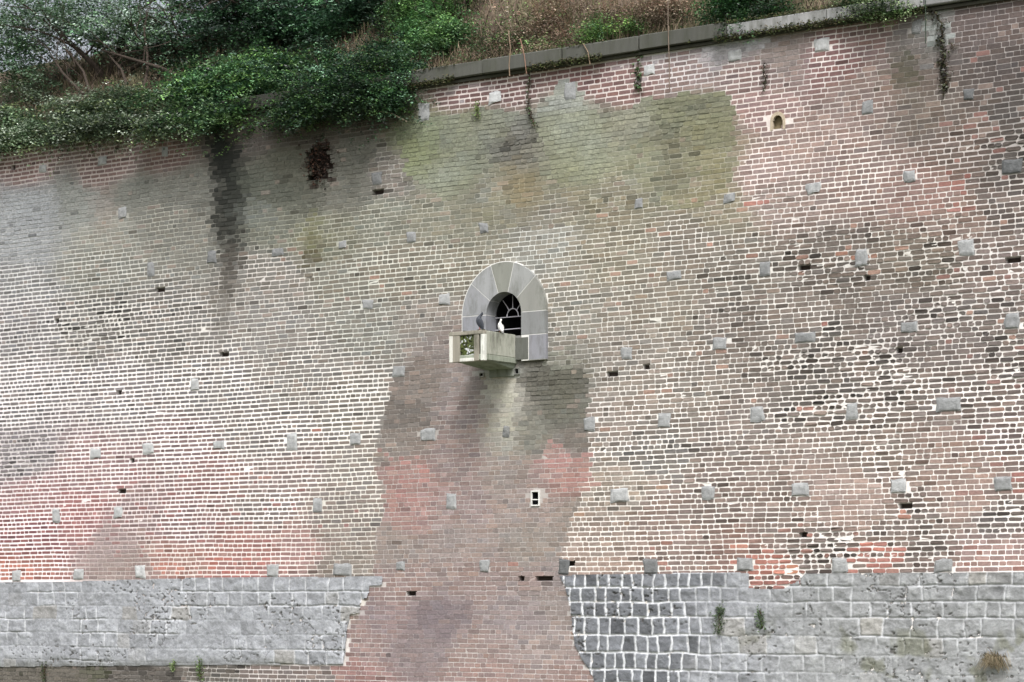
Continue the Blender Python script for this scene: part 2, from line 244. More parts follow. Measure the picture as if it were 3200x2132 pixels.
class MB:
    """collects simple solids, links them as one mesh object"""
    def __init__(self): self.v = []; self.f = []; self.c = []
    def add(self, vs, fs, c=None):
        b = len(self.v); self.v += [tuple(p) for p in vs]; self.f += [tuple(i + b for i in f) for f in fs]
        self.c += [c if c is not None else (.5, .5, .5)] * len(vs); return self
    def box(self, x0, x1, y0, y1, z0, z1, c=None, jit=0.0, bev=0.0):
        if bev <= 0:
            vs = [(x, y, z) for x in (x0, x1) for y in (y0, y1) for z in (z0, z1)]
            fs = [(0, 1, 3, 2), (4, 6, 7, 5), (0, 4, 5, 1), (2, 3, 7, 6), (0, 2, 6, 4), (1, 5, 7, 3)]
        else:
            bm = []
            b = bev
            # chamfered box: 24 verts
            import itertools
            vs = []; idx = {}
            for sx, sy, sz in itertools.product((0, 1), repeat=3):
                X = (x0, x1)[sx]; Y = (y0, y1)[sy]; Z = (z0, z1)[sz]
                ix = b if sx == 0 else -b; iy = b if sy == 0 else -b; iz = b if sz == 0 else -b
                idx[(sx, sy, sz, 0)] = len(vs); vs.append((X, Y + iy, Z + iz))
                idx[(sx, sy, sz, 1)] = len(vs); vs.append((X + ix, Y, Z + iz))
                idx[(sx, sy, sz, 2)] = len(vs); vs.append((X + ix, Y + iy, Z))
            I = idx; fs = []
            for sx in (0, 1): fs.append([I[(sx, 0, 0, 0)], I[(sx, 1, 0, 0)], I[(sx, 1, 1, 0)], I[(sx, 0, 1, 0)]])
            for sy in (0, 1): fs.append([I[(0, sy, 0, 1)], I[(1, sy, 0, 1)], I[(1, sy, 1, 1)], I[(0, sy, 1, 1)]])
            for sz in (0, 1): fs.append([I[(0, 0, sz, 2)], I[(1, 0, sz, 2)], I[(1, 1, sz, 2)], I[(0, 1, sz, 2)]])
            for u in (0, 1):
                for w in (0, 1):
                    fs.append([I[(0, u, w, 1)], I[(1, u, w, 1)], I[(1, u, w, 2)], I[(0, u, w, 2)]])
                    fs.append([I[(u, 0, w, 0)], I[(u, 1, w, 0)], I[(u, 1, w, 2)], I[(u, 0, w, 2)]])
                    fs.append([I[(u, w, 0, 0)], I[(u, w, 1, 0)], I[(u, w, 1, 1)], I[(u, w, 0, 1)]])
            for k in itertools.product((0, 1), repeat=3): fs.append([I[k + (0,)], I[k + (1,)], I[k + (2,)]])
        if jit: vs = [(p[0] + random.uniform(-jit, jit), p[1] + random.uniform(-jit, jit), p[2] + random.uniform(-jit, jit)) for p in vs]
        return self.add(vs, fs, c)
    def tube(self, pts, rad, n=6, c=None):
        pts = [Vector(p) for p in pts]; m = len(pts)
        if not hasattr(rad, '__len__'): rad = [rad] * m
        vs = []; fs = []
        for i, p in enumerate(pts):
            d = (pts[min(i + 1, m - 1)] - pts[max(i - 1, 0)]).normalized()
            u = d.cross(Vector((0, 0, 1)) if abs(d.z) < .9 else Vector((1, 0, 0))).normalized(); w = d.cross(u)
            for k in range(n):
                a = 2 * math.pi * k / n
                vs.append(p + (u * math.cos(a) + w * math.sin(a)) * rad[i])
        for i in range(m - 1):
            for k in range(n):
                k2 = (k + 1) % n
                fs.append((i * n + k, i * n + k2, (i + 1) * n + k2, (i + 1) * n + k))
        fs.append(tuple(range(n))[::-1]); fs.append(tuple((m - 1) * n + k for k in range(n)))
        return self.add(vs, fs, c)
    def build(self, name, mat, parent=None, smooth=False, origin=None):
        me = bpy.data.meshes.new(name)
        v = self.v
        if origin is not None: v = [(a - origin[0], b - origin[1], c - origin[2]) for a, b, c in v]
        me.from_pydata(v, [], self.f)
        at = me.color_attributes.new('Col', 'FLOAT_COLOR', 'POINT')
        c4 = np.ones((len(v), 4), np.float32); c4[:, :3] = np.array(self.c)
        at.data.foreach_set('color', c4.ravel())
        import bmesh
        bm = bmesh.new(); bm.from_mesh(me); bmesh.ops.recalc_face_normals(bm, faces=bm.faces); bm.to_mesh(me); bm.free()
        if smooth: me.polygons.foreach_set('use_smooth', np.ones(len(me.polygons), bool))
        me.materials.append(mat)
        o = bpy.data.objects.new(name, me)
        if origin is not None: o.location = origin
        return link(o, parent)

def empty(name, loc=(0, 0, 0)):
    o = bpy.data.objects.new(name, None); o.location = loc; o.empty_display_size = .2
    return link(o)
def tag(o, label=None, cat=None, group=None, kind=None):
    if label: o['label'] = label
    if cat: o['category'] = cat
    if group: o['group'] = group
    if kind: o['kind'] = kind
    return o

# ------------------------------------------------------------------ materials
def newmat(name):
    m = bpy.data.materials.new(name); m.use_nodes = True
    nt = m.node_tree; b = nt.nodes['Principled BSDF']
    return m, nt, b

def colmat(name, rough=.9, vlo=.8, vhi=1.2, scale=30, bump=.4, bdist=.01, use_crust=False, fine=160, spec=.3, transl=0.0, base=None, streak=False, dirt=0.0):
    m, nt, b = newmat(name); N = nt.nodes; L = nt.links
    b.inputs['Roughness'].default_value = rough; b.inputs['Specular IOR Level'].default_value = spec
    tc = N.new('ShaderNodeTexCoord')
    if base is None:
        at = N.new('ShaderNodeAttribute'); at.attribute_name = 'Col'; src = at.outputs['Color']
    else:
        rg = N.new('ShaderNodeRGB'); rg.outputs[0].default_value = tuple(base) + (1,); src = rg.outputs[0]
    n1 = N.new('ShaderNodeTexNoise'); n1.inputs['Scale'].default_value = scale; n1.inputs['Detail'].default_value = 6; n1.inputs['Roughness'].default_value = .7
    mp = N.new('ShaderNodeMapping')
    if streak: mp.inputs['Scale'].default_value = (1, 1, .12)
    L.new(tc.outputs['Object'], mp.inputs['Vector']); L.new(mp.outputs[0], n1.inputs['Vector'])
    mr = N.new('ShaderNodeMapRange'); mr.inputs[1].default_value = .3; mr.inputs[2].default_value = .7; mr.inputs[3].default_value = vlo; mr.inputs[4].default_value = vhi
    L.new(n1.outputs['Fac'], mr.inputs[0])
    n2 = N.new('ShaderNodeTexNoise'); n2.inputs['Scale'].default_value = fine; n2.inputs['Detail'].default_value = 3
    L.new(tc.outputs['Object'], n2.inputs['Vector'])
    mr2 = N.new('ShaderNodeMapRange'); mr2.inputs[1].default_value = .3; mr2.inputs[2].default_value = .7; mr2.inputs[3].default_value = .9; mr2.inputs[4].default_value = 1.1
    L.new(n2.outputs['Fac'], mr2.inputs[0])
    mu = N.new('ShaderNodeMath'); mu.operation = 'MULTIPLY'; L.new(mr.outputs[0], mu.inputs[0]); L.new(mr2.outputs[0], mu.inputs[1])
    val = mu.outputs[0]
    if use_crust:
        # lichen crust: speckle and horizontal crazing, only where the crust attribute says so
        ac = N.new('ShaderNodeAttribute'); ac.attribute_name = 'crust'
        mc = N.new('ShaderNodeMapping'); mc.inputs['Scale'].default_value = (14, 14, 60); L.new(tc.outputs['Object'], mc.inputs['Vector'])
        n3 = N.new('ShaderNodeTexNoise'); n3.inputs['Scale'].default_value = 1.0; n3.inputs['Detail'].default_value = 5; n3.inputs['Roughness'].default_value = .65; n3.inputs['Distortion'].default_value = .6
        L.new(mc.outputs[0], n3.inputs['Vector'])
        m3 = N.new('ShaderNodeMapRange'); m3.inputs[1].default_value = .36; m3.inputs[2].default_value = .6; m3.inputs[3].default_value = .62; m3.inputs[4].default_value = 1.16
        L.new(n3.outputs['Fac'], m3.inputs[0])
        mixv = N.new('ShaderNodeMix'); mixv.data_type = 'FLOAT'; L.new(ac.outputs['Fac'], mixv.inputs[0]); mixv.inputs[2].default_value = 1; L.new(m3.outputs[0], mixv.inputs[3])
        mm = N.new('ShaderNodeMath'); mm.operation = 'MULTIPLY'; L.new(val, mm.inputs[0]); L.new(mixv.outputs[0], mm.inputs[1]); val = mm.outputs[0]
    if dirt > 0:
        nd = N.new('ShaderNodeTexNoise'); nd.inputs['Scale'].default_value = 5.5; nd.inputs['Detail'].default_value = 7; nd.inputs['Roughness'].default_value = .72
        md = N.new('ShaderNodeMapping'); md.inputs['Scale'].default_value = (1, 1, .35); L.new(tc.outputs['Object'], md.inputs['Vector']); L.new(md.outputs[0], nd.inputs['Vector'])
        rd = N.new('ShaderNodeMapRange'); rd.inputs[1].default_value = .48; rd.inputs[2].default_value = .66; rd.inputs[3].default_value = 0; rd.inputs[4].default_value = dirt
        L.new(nd.outputs['Fac'], rd.inputs[0])
        mxd = N.new('ShaderNodeMix'); mxd.data_type = 'RGBA'; L.new(rd.outputs[0], mxd.inputs[0]); L.new(src, mxd.inputs[6]); mxd.inputs[7].default_value = (.055, .06, .042, 1); src = mxd.outputs[2]
    vm = N.new('ShaderNodeVectorMath'); vm.operation = 'SCALE'; L.new(src, vm.inputs[0]); L.new(val, vm.inputs['Scale'])
    L.new(vm.outputs[0], b.inputs['Base Color'])
    if bump:
        bp = N.new('ShaderNodeBump'); bp.inputs['Strength'].default_value = bump; bp.inputs['Distance'].default_value = bdist
        L.new(n1.outputs['Fac'], bp.inputs['Height']); L.new(bp.outputs[0], b.inputs['Normal'])
    if transl > 0:
        out = N['Material Output']; tr = N.new('ShaderNodeBsdfTranslucent'); L.new(vm.outputs[0], tr.inputs['Color'])
        ms = N.new('ShaderNodeMixShader'); ms.inputs[0].default_value = transl
        L.new(b.outputs[0], ms.inputs[1]); L.new(tr.outputs[0], ms.inputs[2]); L.new(ms.outputs[0], out.inputs['Surface'])
    return m

M_BRICK = colmat('old_brick', .92, .74, 1.24, 26, .5, .008, use_crust=True)
M_MORTAR = colmat('lime_mortar', .95, .84, 1.1, 18, .4, .008, use_crust=True)
M_STONE = colmat('rubble_stone', .88, .74, 1.2, 16, .7, .02)
M_CONC = colmat('concrete', .9, .8, 1.14, 9, .4, .01, streak=True, dirt=.62)
M_DRESS = colmat('dressed_stone', .75, .86, 1.1, 6, .2, .006, streak=True, dirt=.5)
M_DARK = colmat('recess_lining', .95, .7, 1.2, 8, .2, .01)  # lining of hollows, inside shade mostly painted in as dark colour
M_IRON = colmat('painted_iron', .6, .85, 1.1, 30, .1, .002)
M_LEAF = colmat('leaf', .42, .8, 1.2, 6, 0, spec=.5, transl=.25)
M_DRYLEAF = colmat('dry_leaf', .8, .8, 1.2, 6, 0, transl=.2)
M_BARK = colmat('bark', .9, .7, 1.2, 30, .5, .01)
M_EARTH = colmat('bank_earth', .95, .65, 1.3, 3, .6, .05)
M_GROUND = colmat('ground_turf', .95, .7, 1.2, 1.2, .4, .03)
M_FEATHER = colmat('feathers', .7, .85, 1.15, 60, .1, .002)

# ------------------------------------------------------------------ the wall
wall = empty('brick_wall', (0, 0, 0))
tag(wall, 'huge old brick fortress wall with patched grey green and red masonry above stone plinth', 'wall')

# arched window numbers
SC, ZC = Zm(718, 628)
RO = .80; RI = .335
ZB = Zm(720, 853)[1]            # sill level of the opening
ZJB = Zm(1030, 1078)[1]         # foot of the right jamb
def in_arch(s, z, R, zlow, grow=0.0):
    r = R + grow
    return (((s - SC) ** 2 + (z - ZC) ** 2 < r * r) & (z >= ZC)) | ((abs(s - SC) < r) & (z < ZC) & (z > zlow - grow))

# small cavities (s0, s1, z0, z1)
def rect_at(x, y, w, h, fn=W):
    a = fn(x - w / 2, y + h / 2); b = fn(x + w / 2, y - h / 2)
    return (a[0], b[0], a[1], b[1])
CAV = [rect_at(489, 1227, 34, 34, Zm), rect_at(834, 1192, 40, 52, Zm), rect_at(1231, 1145, 15, 30)]
NICHE = rect_at(1788, 280, 26, 40)
SOFF = rect_at(735, 378, 58, 84)
rects = [rect_at(x, y, w, h) for x, y, w, h, l in STONES]
LP = Zm(960, 858); LQ = Zm(845, 1080)
JPANEL = (LQ[0] - .02, LP[0], LQ[1], LP[1])
BODY_HOLES = CAV + [JPANEL, NICHE]
MISS = []                       # bricks gone from the face

# bricks --------------------------------------------------
CH = .0752
rows = int((ZTOP - 0) / CH)
CHX = ZTOP / rows
bs, bz, bl, bk = [], [], [], []
for k in range(rows + 1):
    kind = k % 2
    x = S0 + random.uniform(0, .2)
    z = (k + .5) * CHX
    if z > ZTOP: break
    run = 0
    while x < S1:
        if run <= 0:
            run = random.randint(8, 40)
            mix = random.random()
            p = (.92 if kind == 0 else .12) if mix < .72 else .5
        run -= 1
        L = .212 if random.random() < p else .108
        L *= random.uniform(.94, 1.06)
        bs.append(x + L / 2); bz.append(z); bl.append(L); bk.append(k)
        x += L
bs, bz, bl, bk = map(np.array, (bs, bz, bl, bk))

def wave(s, z):
    return (fbm(s * .45, z * .35, 71, 3) - .5) * .045 + (fbm(s * 2.2, z * .8, 77, 2) - .5) * .012

zc = bz + wave(bs, bz)
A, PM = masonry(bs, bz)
px, py = image_xy(bs, bz)
keep = (zc < ZTOP - .03) & (zc > .03)
stone_reg = inpoly(px, py, PL_L) | inpoly(px, py, PL_R)
keep &= ~stone_reg
keep &= ~in_arch(bs, zc, RO, ZJB, -.05)
for (a, b, c, d) in CAV + [JPANEL, (NICHE[0] + .04, NICHE[1] - .04, NICHE[2] + .02, NICHE[3] - .02)]:
    keep &= ~((bs + bl * .44 > a) & (bs - bl * .44 < b) & (zc > c - .02) & (zc < d + .02))
for (a, b, c, d) in rects:
    keep &= ~((bs > a + .035) & (bs < b - .035) & (zc > c + .03) & (zc < d - .03))
keep &= ~((abs(bs - (SOFF[0] + SOFF[1]) / 2) < (SOFF[1] - SOFF[0]) * .46) & (zc > SOFF[2]) & (zc < SOFF[3]))
ero = A[:, 8] * np.clip(fbm(bs * 1.2, bz * 2.5, 91, 3) * 2.2 - .3, 0, 1.6)
r = rng.random(len(bs))
gone = (r < ero * .008) & keep
# a few known missing bricks in the patch
for (x, y, w) in [(1218,1331,14),(1242,1331,20),(1196,1333,8),(1160,1336,10),(1150,1316,8),(1240,1347,10),(1285,1345,16),(1195,1348,8),(946,1362,12),(975,1372,10),(1052,1348,8),(1175,1348,9),(1262,1333,10),(1176,1331,8)]:
    gone |= keep & (abs(px - x) < w * .45) & (abs(py - y) < 3.2)
gone &= keep
for i in np.nonzero(gone)[0]: MISS.append((bs[i] - bl[i] / 2, bs[i] + bl[i] / 2, zc[i] - CHX / 2, zc[i] + CHX / 2))
keep &= ~gone
s, z, ln = bs[keep], zc[keep], bl[keep]; A = A[keep]; PMk = PM[keep]; ero = ero[keep]; pxk, pyk = px[keep], py[keep]
n = len(s)
bc = A[:, :3].copy(); j = np.clip(A[:, 6] * np.where(pxk > 900, .95, 1.04), .005, .030); crust = np.clip(A[:, 7], 0, 1)
# brick by brick colour
band = sst(.50, .68, fbm(s * .55, z * 4.5, 141, 4)) * np.clip(ero * 1.6, 0, .9)
bc *= (1 - .38 * band)[:, None]
lum = 1 + rng.normal(0, 1, n) * (.10 + .10 * ero) * (1 - .5 * crust)
bc *= np.clip(lum, .55, 1.5)[:, None]
hue = rng.normal(0, 1, n) * .045 * (1 - crust)
bc[:, 0] *= 1 + hue; bc[:, 2] *= 1 - hue
dk = rng.random(n) < (.03 + .26 * ero) * (1 - .6 * crust) * np.where(PMk, .3, 1)
bc[dk] *= np.clip(rng.uniform(.55, .9, dk.sum()) - .3 * np.clip(ero[dk] * 1.5, 0, 1), .3, 1)[:, None]
pk = rng.random(n) < .05 * (1 - crust)
bc[pk] = bc[pk] * .65 + lin((160, 132, 116)) * .35
for (x, y, rx, ry, c, sh) in REDS:
    d = ((pxk - x) / rx) ** 2 + ((pyk - y) / ry) ** 2
    m = (d < 1 + rng.normal(0, .45, n)) & (rng.random(n) < sh * (.4 + 1.2 * vnoise(s * .8 + x, np.floor(z / CHX) * 7.3, 9)))
    bc[m] = lin(c) * rng.uniform(.75, 1.15, m.sum())[:, None] * .55 + bc[m] * .45
g_ = bc.mean(1, keepdims=True); bc = (bc * .60 + g_ * .40) * np.array([1.07, 1.08, 1.10]) * (1 - .22 * crust)[:, None]
stain_shade(s + rng.normal(0, .075, n), z + rng.normal(0, .12, n), bc)
# geometry: chamfered irregular blocks, 8-sided outline
hh = (CHX - j * 1.04) / 2 * rng.normal(1, .035, n); hl = (ln - j * rng.uniform(.35, .8, n)) / 2
soft = np.clip(.004 + .010 * ero + rng.random(n) * .006, .003, .022)
oct_ = np.array([(-1, -1, 1, 0), (1, -1, -1, 0), (1, -1, 0, 1), (1, 1, 0, -1), (1, 1, -1, 0), (-1, 1, 1, 0), (-1, 1, 0, -1), (-1, -1, 0, 1)], float)
jamp = (.0015 + .004 * ero)[:, None]
X = s[:, None] + hl[:, None] * oct_[:, 0] + soft[:, None] * 1.6 * oct_[:, 2] + rng.normal(0, 1, (n, 8)) * jamp
tilt = rng.normal(0, .006, n) * (1 + 2 * ero)
Zc = z[:, None] + hh[:, None] * oct_[:, 1] + soft[:, None] * oct_[:, 3] + rng.normal(0, 1, (n, 8)) * jamp * .7 + (X - s[:, None]) * tilt[:, None]
yf = -.0030 - .0035 * crust * (rng.random(n) < .7) + rng.normal(0, .0008, n) - .012 * ero * rng.random(n) * (rng.random(n) < .5)
inset = .0015 + .004 * ero
Xi = s[:, None] + (X - s[:, None]) * (1 - inset / hl)[:, None]; Zi = z[:, None] + (Zc - z[:, None]) * (1 - inset / hh)[:, None]
bulge = (fbm(s * .35, z * .35, 61, 3) - .5) * .05
yb = np.full((n, 8), .03); yfr = yf[:, None] + rng.normal(0, 1, (n, 8)) * (.0005 + .005 * ero[:, None])
V = np.empty((n, 16, 3)); V[:, :8, 0] = X; V[:, :8, 1] = yb; V[:, :8, 2] = Zc
V[:, 8:, 0] = Xi; V[:, 8:, 1] = yfr; V[:, 8:, 2] = Zi
V[:, :, 1] += (fbm(V[:, :, 0] * .35, V[:, :, 2] * .35, 61, 3) - .5) * .05
base = np.arange(n)[:, None] * 16
front = base + np.arange(8, 16)[None]
sides = np.stack([np.array([i, (i + 1) % 8, 8 + (i + 1) % 8, 8 + i]) for i in range(8)]).ravel()
loops = np.concatenate([front, base + sides[None]], 1).ravel()
st1 = np.concatenate([[0], 8 + 4 * np.arange(8)]); starts = (np.arange(n)[:, None] * 40 + st1[None]).ravel()
quadmesh('brick_facing', V.reshape(-1, 3), loops, starts, mat=M_BRICK, col=np.repeat(bc, 16, 0), parent=wall, extra=np.repeat(crust * .9, 16))

# mortar bed ------------------------------------------------
DS = .025
gs = np.arange(S0, S1 + DS, DS); gz = np.linspace(0, ZTOP, int(ZTOP / DS) + 1)
GS, GZ = np.meshgrid(gs, gz, indexing='ij')
gsf, gzf = GS.ravel(), GZ.ravel()
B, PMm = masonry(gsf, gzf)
mc = B[:, 3:6].copy(); cr = np.clip(B[:, 7], 0, 1); er = B[:, 8]
mc *= (1 + (fbm(gsf * 2.5, gzf * 4, 101, 4) - .5) * .22)[:, None]
gm_ = mc.mean(1, keepdims=True); mc = (mc * .48 + gm_ * .52) * np.array([.995, .985, .99]) * (.97 - .20 * cr)[:, None] * (.88 + .24 * fbm(gsf * 1.1, gzf * 3.5, 151, 4))[:, None]
stain_shade(gsf, gzf, mc)
yv = (fbm(gsf * .35, gzf * .35, 61, 3) - .5) * .05 + .0004 * cr + (fbm(gsf * 16, gzf * 16, 111, 2) - .5) * (.0012 + .008 * cr) - .0004 + .0035 * er
for (a, b, c, d) in MISS:
    i0, i1 = np.searchsorted(gs, [a, b]); k0, k1 = np.searchsorted(gz, [c, d])
    if i1 <= i0 or k1 <= k0: continue
    idx = (np.arange(i0, i1)[:, None] * len(gz) + np.arange(k0, k1)[None]).ravel()
    yv[idx] = .085; mc[idx] = lin((58, 50, 46))
msk = (abs(gsf - (SOFF[0] + SOFF[1]) / 2) < (SOFF[1] - SOFF[0]) * (.42 + .14 * fbm(gsf * 7, gzf * 7, 5))) & (gzf > SOFF[2]) & (gzf < SOFF[3])
yv[msk] = .16; mc[msk] = lin((44, 34, 30)) * (.6 + .9 * fbm(gsf[msk] * 14, gzf[msk] * 14, 3))[:, None]
GF = gridfaces(len(gs), len(gz))
fc_s = gsf[GF].mean(1); fc_z = gzf[GF].mean(1)
drop = in_arch(fc_s, fc_z, RI + .12, ZB - .2)
for (a, b, c, d) in CAV + [NICHE]:
    drop |= (fc_s > a) & (fc_s < b) & (fc_z > c) & (fc_z < d)
mo = quads('mortar_bed', np.stack([gsf, yv, gzf], 1), GF[~drop], mat=M_MORTAR, col=mc, parent=wall, smooth=False, extra=cr)

# solid core behind and above, so that the wall has thickness
core = MB()
core.box(S0, SC - .6, .2, 1.1, 0, ZTOP - .004, lin((120, 112, 104))); core.box(SC + .6, S1, .2, 1.1, 0, ZTOP - .004, lin((120, 112, 104)))
core.box(SC - .6, SC + .6, .2, 1.1, 0, ZB - .3, lin((120, 112, 104))); core.box(SC - .6, SC + .6, .2, 1.1, ZC + .6, ZTOP - .004, lin((120, 112, 104)))
core.box(S0 - .01, S0, .012, .2, 0, ZTOP, lin((120, 112, 104))); core.box(S1, S1 + .01, .012, .2, 0, ZTOP, lin((120, 112, 104)))
core.build('wall_core', M_MORTAR, wall)

# stone plinth ------------------------------------------------
def plinth(name, poly, seed, lab):
    rs = np.random.default_rng(seed)
    D = .0135
    xs = [p[0] for p in poly]
    sa = max(S0, W(max(min(xs), -700), 1400)[0]); sb = min(S1, W(min(max(xs), 3000), 1400)[0])
    us = np.arange(sa, sb, D); uz = np.arange(0 if 'R' in lab else .35, ZPL + .12, D)
    U, Vv = np.meshgrid(us, uz, indexing='ij'); u = U.ravel(); v = Vv.ravel()
    # wobbling joints
    uw = u + (fbm(u * 5, v * 5, seed, 3) - .5) * .07; vw = v + (fbm(u * 2.2, v * 3, seed + 3, 3) - .5) * .05
    edges = [ZPL + .02]
    while edges[-1] > -.3: edges.append(edges[-1] - rs.uniform(.2, .275))
    edges = np.array(edges[::-1]); ci = np.clip(np.searchsorted(edges, vw) - 1, 0, len(edges) - 2)
    dv = np.minimum(vw - edges[ci], edges[ci + 1] - vw)
    du = np.zeros_like(u); cid = np.zeros(u.shape, int); tone = np.zeros(u.shape); tn2 = np.zeros(u.shape)
    sx, sy = image_xy(u, v)
    for c in range(len(edges) - 1):
        m = ci == c
        if not m.any(): continue
        e = [sa - .3]
        while e[-1] < sb + .5:
            ex = image_xy(np.array([e[-1]]), np.array([1.2]))[0][0]
            w = rs.uniform(.17, .27) if 1280 < ex < 1640 else rs.uniform(.22, .5)
            e.append(e[-1] + w)
        e = np.array(e); k = np.clip(np.searchsorted(e, uw[m]) - 1, 0, len(e) - 2)
        du[m] = np.minimum(uw[m] - e[k], e[k + 1] - uw[m])
        tt = rs.normal(0, 1, len(e)); t2 = rs.normal(0, 1, len(e)); tone[m] = tt[k]; tn2[m] = t2[k]
    dark = sst(1270, 1300, sx) * (1 - sst(1500, 1740, sx + (fbm(u * 2, v * 2, 8, 3) - .5) * 260))
    d = np.minimum(du, dv) if True else dv
    jw = .010 + .003 * dark + .010 * (fbm(u * 1.5, v * 1.5, seed + 9, 3) - .4)
    jm = 1 - sst(jw * .6, jw + .008, d)
    vis = np.clip(sst(.36, .62, fbm(u * 1.1, v * 2.2, seed + 11, 3)) + dark, 0, 1)   # joints visible or washed out
    rough = fbm(u * 7, v * 9, seed + 21, 5); crack = abs(fbm(u * 4, v * 5, seed + 31, 4) - .5)
    crk = (1 - sst(.004, .016, crack)) * sst(.45, .62, fbm(u * .9, v * .9, seed + 33, 2)) * (1 - .6 * dark)
    pit = sst(.70, .78, fbm(u * 18, v * 26, seed + 41, 2)) * sst(.5, .65, fbm(u * 1.3, v * 1.3, seed + 43, 2))
    y = -.012 - .012 * sst(0, .018, d) * (.6 + rough) * (.35 + .65 * vis) - .026 * (rough - .5) + .008 * jm * vis + .02 * crk + .018 * pit
    lt = lin((146, 149, 155)); lg = lin((140, 142, 141)); dkc = lin((104, 107, 113)); wh = lin((200, 203, 208)); br = lin((150, 144, 132))
    c = lt[None] * (1 - dark[:, None]) + dkc[None] * dark[:, None]
    rgt = sst(1650, 1900, sx)[:, None]
    c = c * (1 - .5 * rgt) + lg[None] * .5 * rgt
    wm = (np.clip(tn2 - 1.1, 0, 1) * .35 * (1 - dark))[:, None]; c = c * (1 - wm) + br[None] * wm
    c = c * np.clip(1 + tone * (.07 + .16 * dark) + (rough - .5) * .5, .5, 1.5)[:, None]
    g = (.55 * sst(1950, 2300, sx) * (1 - sst(1330, 1480, sy)) * (rough < .62))[:, None]; c = c * (1 - .35 * g)
    jj = (jm * vis)[:, None]; jj = jj * (.72 + .28 * dark[:, None]); c = c * (1 - jj) + wh[None] * (.9 + .1 * dark[:, None]) * jj
    ds = (np.clip(crk * .9 + pit, 0, 1))[:, None]; ds = ds * .8; c = c * (1 - ds) + lin((70, 68, 66)) * ds
    if 'R' in lab:   # moss in the lower beds
        mo_ = (sst(.62, .72, fbm(u * 2.5, v * 2.5, 88, 3)) * sst(1400, 1480, sy) * sst(1640, 1800, sx) * .5)[:, None]; c = c * (1 - mo_) + lin((92, 94, 62)) * mo_
    else:
        gm = (sst(1500, 1535, sy + (rough - .5) * 30) * (1 - sst(640, 760, sx)))[:, None] * .5; c = c * (1 - gm) + lin((70, 72, 58)) * gm
    GFp = gridfaces(len(us), len(uz)); fx, fy = image_xy(u[GFp].mean(1), v[GFp].mean(1))
    fx = fx + 0; ok = inpoly(fx, fy, poly)
    used = np.unique(GFp[ok]); remap = -np.ones(len(u), int); remap[used] = np.arange(len(used))
    y = y + (fbm(u * .35, v * .35, 61, 3) - .5) * .05
    o = quads(name, np.stack([u, y, v], 1)[used], remap[GFp[ok]], mat=M_STONE, col=c[used], parent=wall, smooth=True)
    return o
tag(plinth('stone_plinth', PL_L, 201, 'L'), 'pale cracked stone plinth left of the brick patch')
tag(plinth('stone_plinth', PL_R, 301, 'R'), 'grey block plinth with white joints right of the brick patch')

# stones through the face -------------------------------------
for (x, y, w, h, l), (a, b, c, d) in zip(STONES, rects):
    m = 9
    us = np.linspace(a, b, m); vs_ = np.linspace(c, d, m)
    U, Vv = np.meshgrid(us, vs_, indexing='ij'); u = U.ravel(); v = Vv.ravel()
    cu, cv = (a + b) / 2, (c + d) / 2
    ed = np.minimum(np.minimum(u - a, b - u), np.minimum(v - c, d - v))
    ro = fbm(u * 9 + x, v * 9, 3, 4)
    rim = (ed < 1e-6)
    yy = -.012 - .012 * ro - .006 * sst(0, .05, ed)
    uu = u + rim * (fbm(u * 6 + x, v * 6, 13, 2) - .5) * .07 ; vv = v + rim * (fbm(u * 6, v * 6 + y, 14, 2) - .5) * .06
    yy = np.where(rim, -.009, yy)
    bul = (fbm(np.array([cu]) * .35, np.array([cv]) * .35, 61, 3)[0] - .5) * .05
    l = l * .83; cc = lin((l, l + 2, l + 4))[None] * (.8 + .45 * fbm(u * 12 + y, v * 12, 5, 4))[:, None]
    stn = cc.copy()
    if l < 150: stain_shade(u, v, stn); cc = cc * .6 + stn * .4
    quads('through_stone', np.stack([uu, yy + bul, vv], 1), gridfaces(m, m), mat=M_STONE, col=cc, parent=wall)

# cavities ----------------------------------------------------
def cavity(name, r, depth, c, rim=None, rimw=.016):
    a, b, lo, hi = r; m = MB()
    m.add([(a, .0, lo), (b, .0, lo), (b, .0, hi), (a, .0, hi), (a, depth, lo), (b, depth, lo), (b, depth, hi), (a, depth, hi)],
          [(0, 1, 5, 4), (1, 2, 6, 5), (2, 3, 7, 6), (3, 0, 4, 7), (4, 5, 6, 7)], c)
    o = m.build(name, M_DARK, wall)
    if rim is not None:
        q = MB(); w = rimw
        q.box(a - w, a, -.022, .02, lo - w, hi + w, rim); q.box(b, b + w, -.022, .02, lo - w, hi + w, rim)
        q.box(a, b, -.022, .02, hi, hi + w, rim); q.box(a, b, -.022, .02, lo - w, lo, rim)
        if name == 'drain_opening': q.box(a, b, -.012, .02, lo + (hi - lo) * .36, lo + (hi - lo) * .44, rim)
        q.build('socket_rim', M_MORTAR, o)
    return o
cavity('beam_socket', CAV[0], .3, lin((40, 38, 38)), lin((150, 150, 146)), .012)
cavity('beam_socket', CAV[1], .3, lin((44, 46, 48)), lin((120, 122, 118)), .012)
cavity('drain_opening', CAV[2], .25, lin((34, 38, 42)), lin((205, 206, 204)), .02)  # lining colour darkened to paint in the shade inside
nc = cavity('small_niche', NICHE, .07, lin((128, 116, 92)), None)
q = MB(); a, b, lo, hi = NICHE
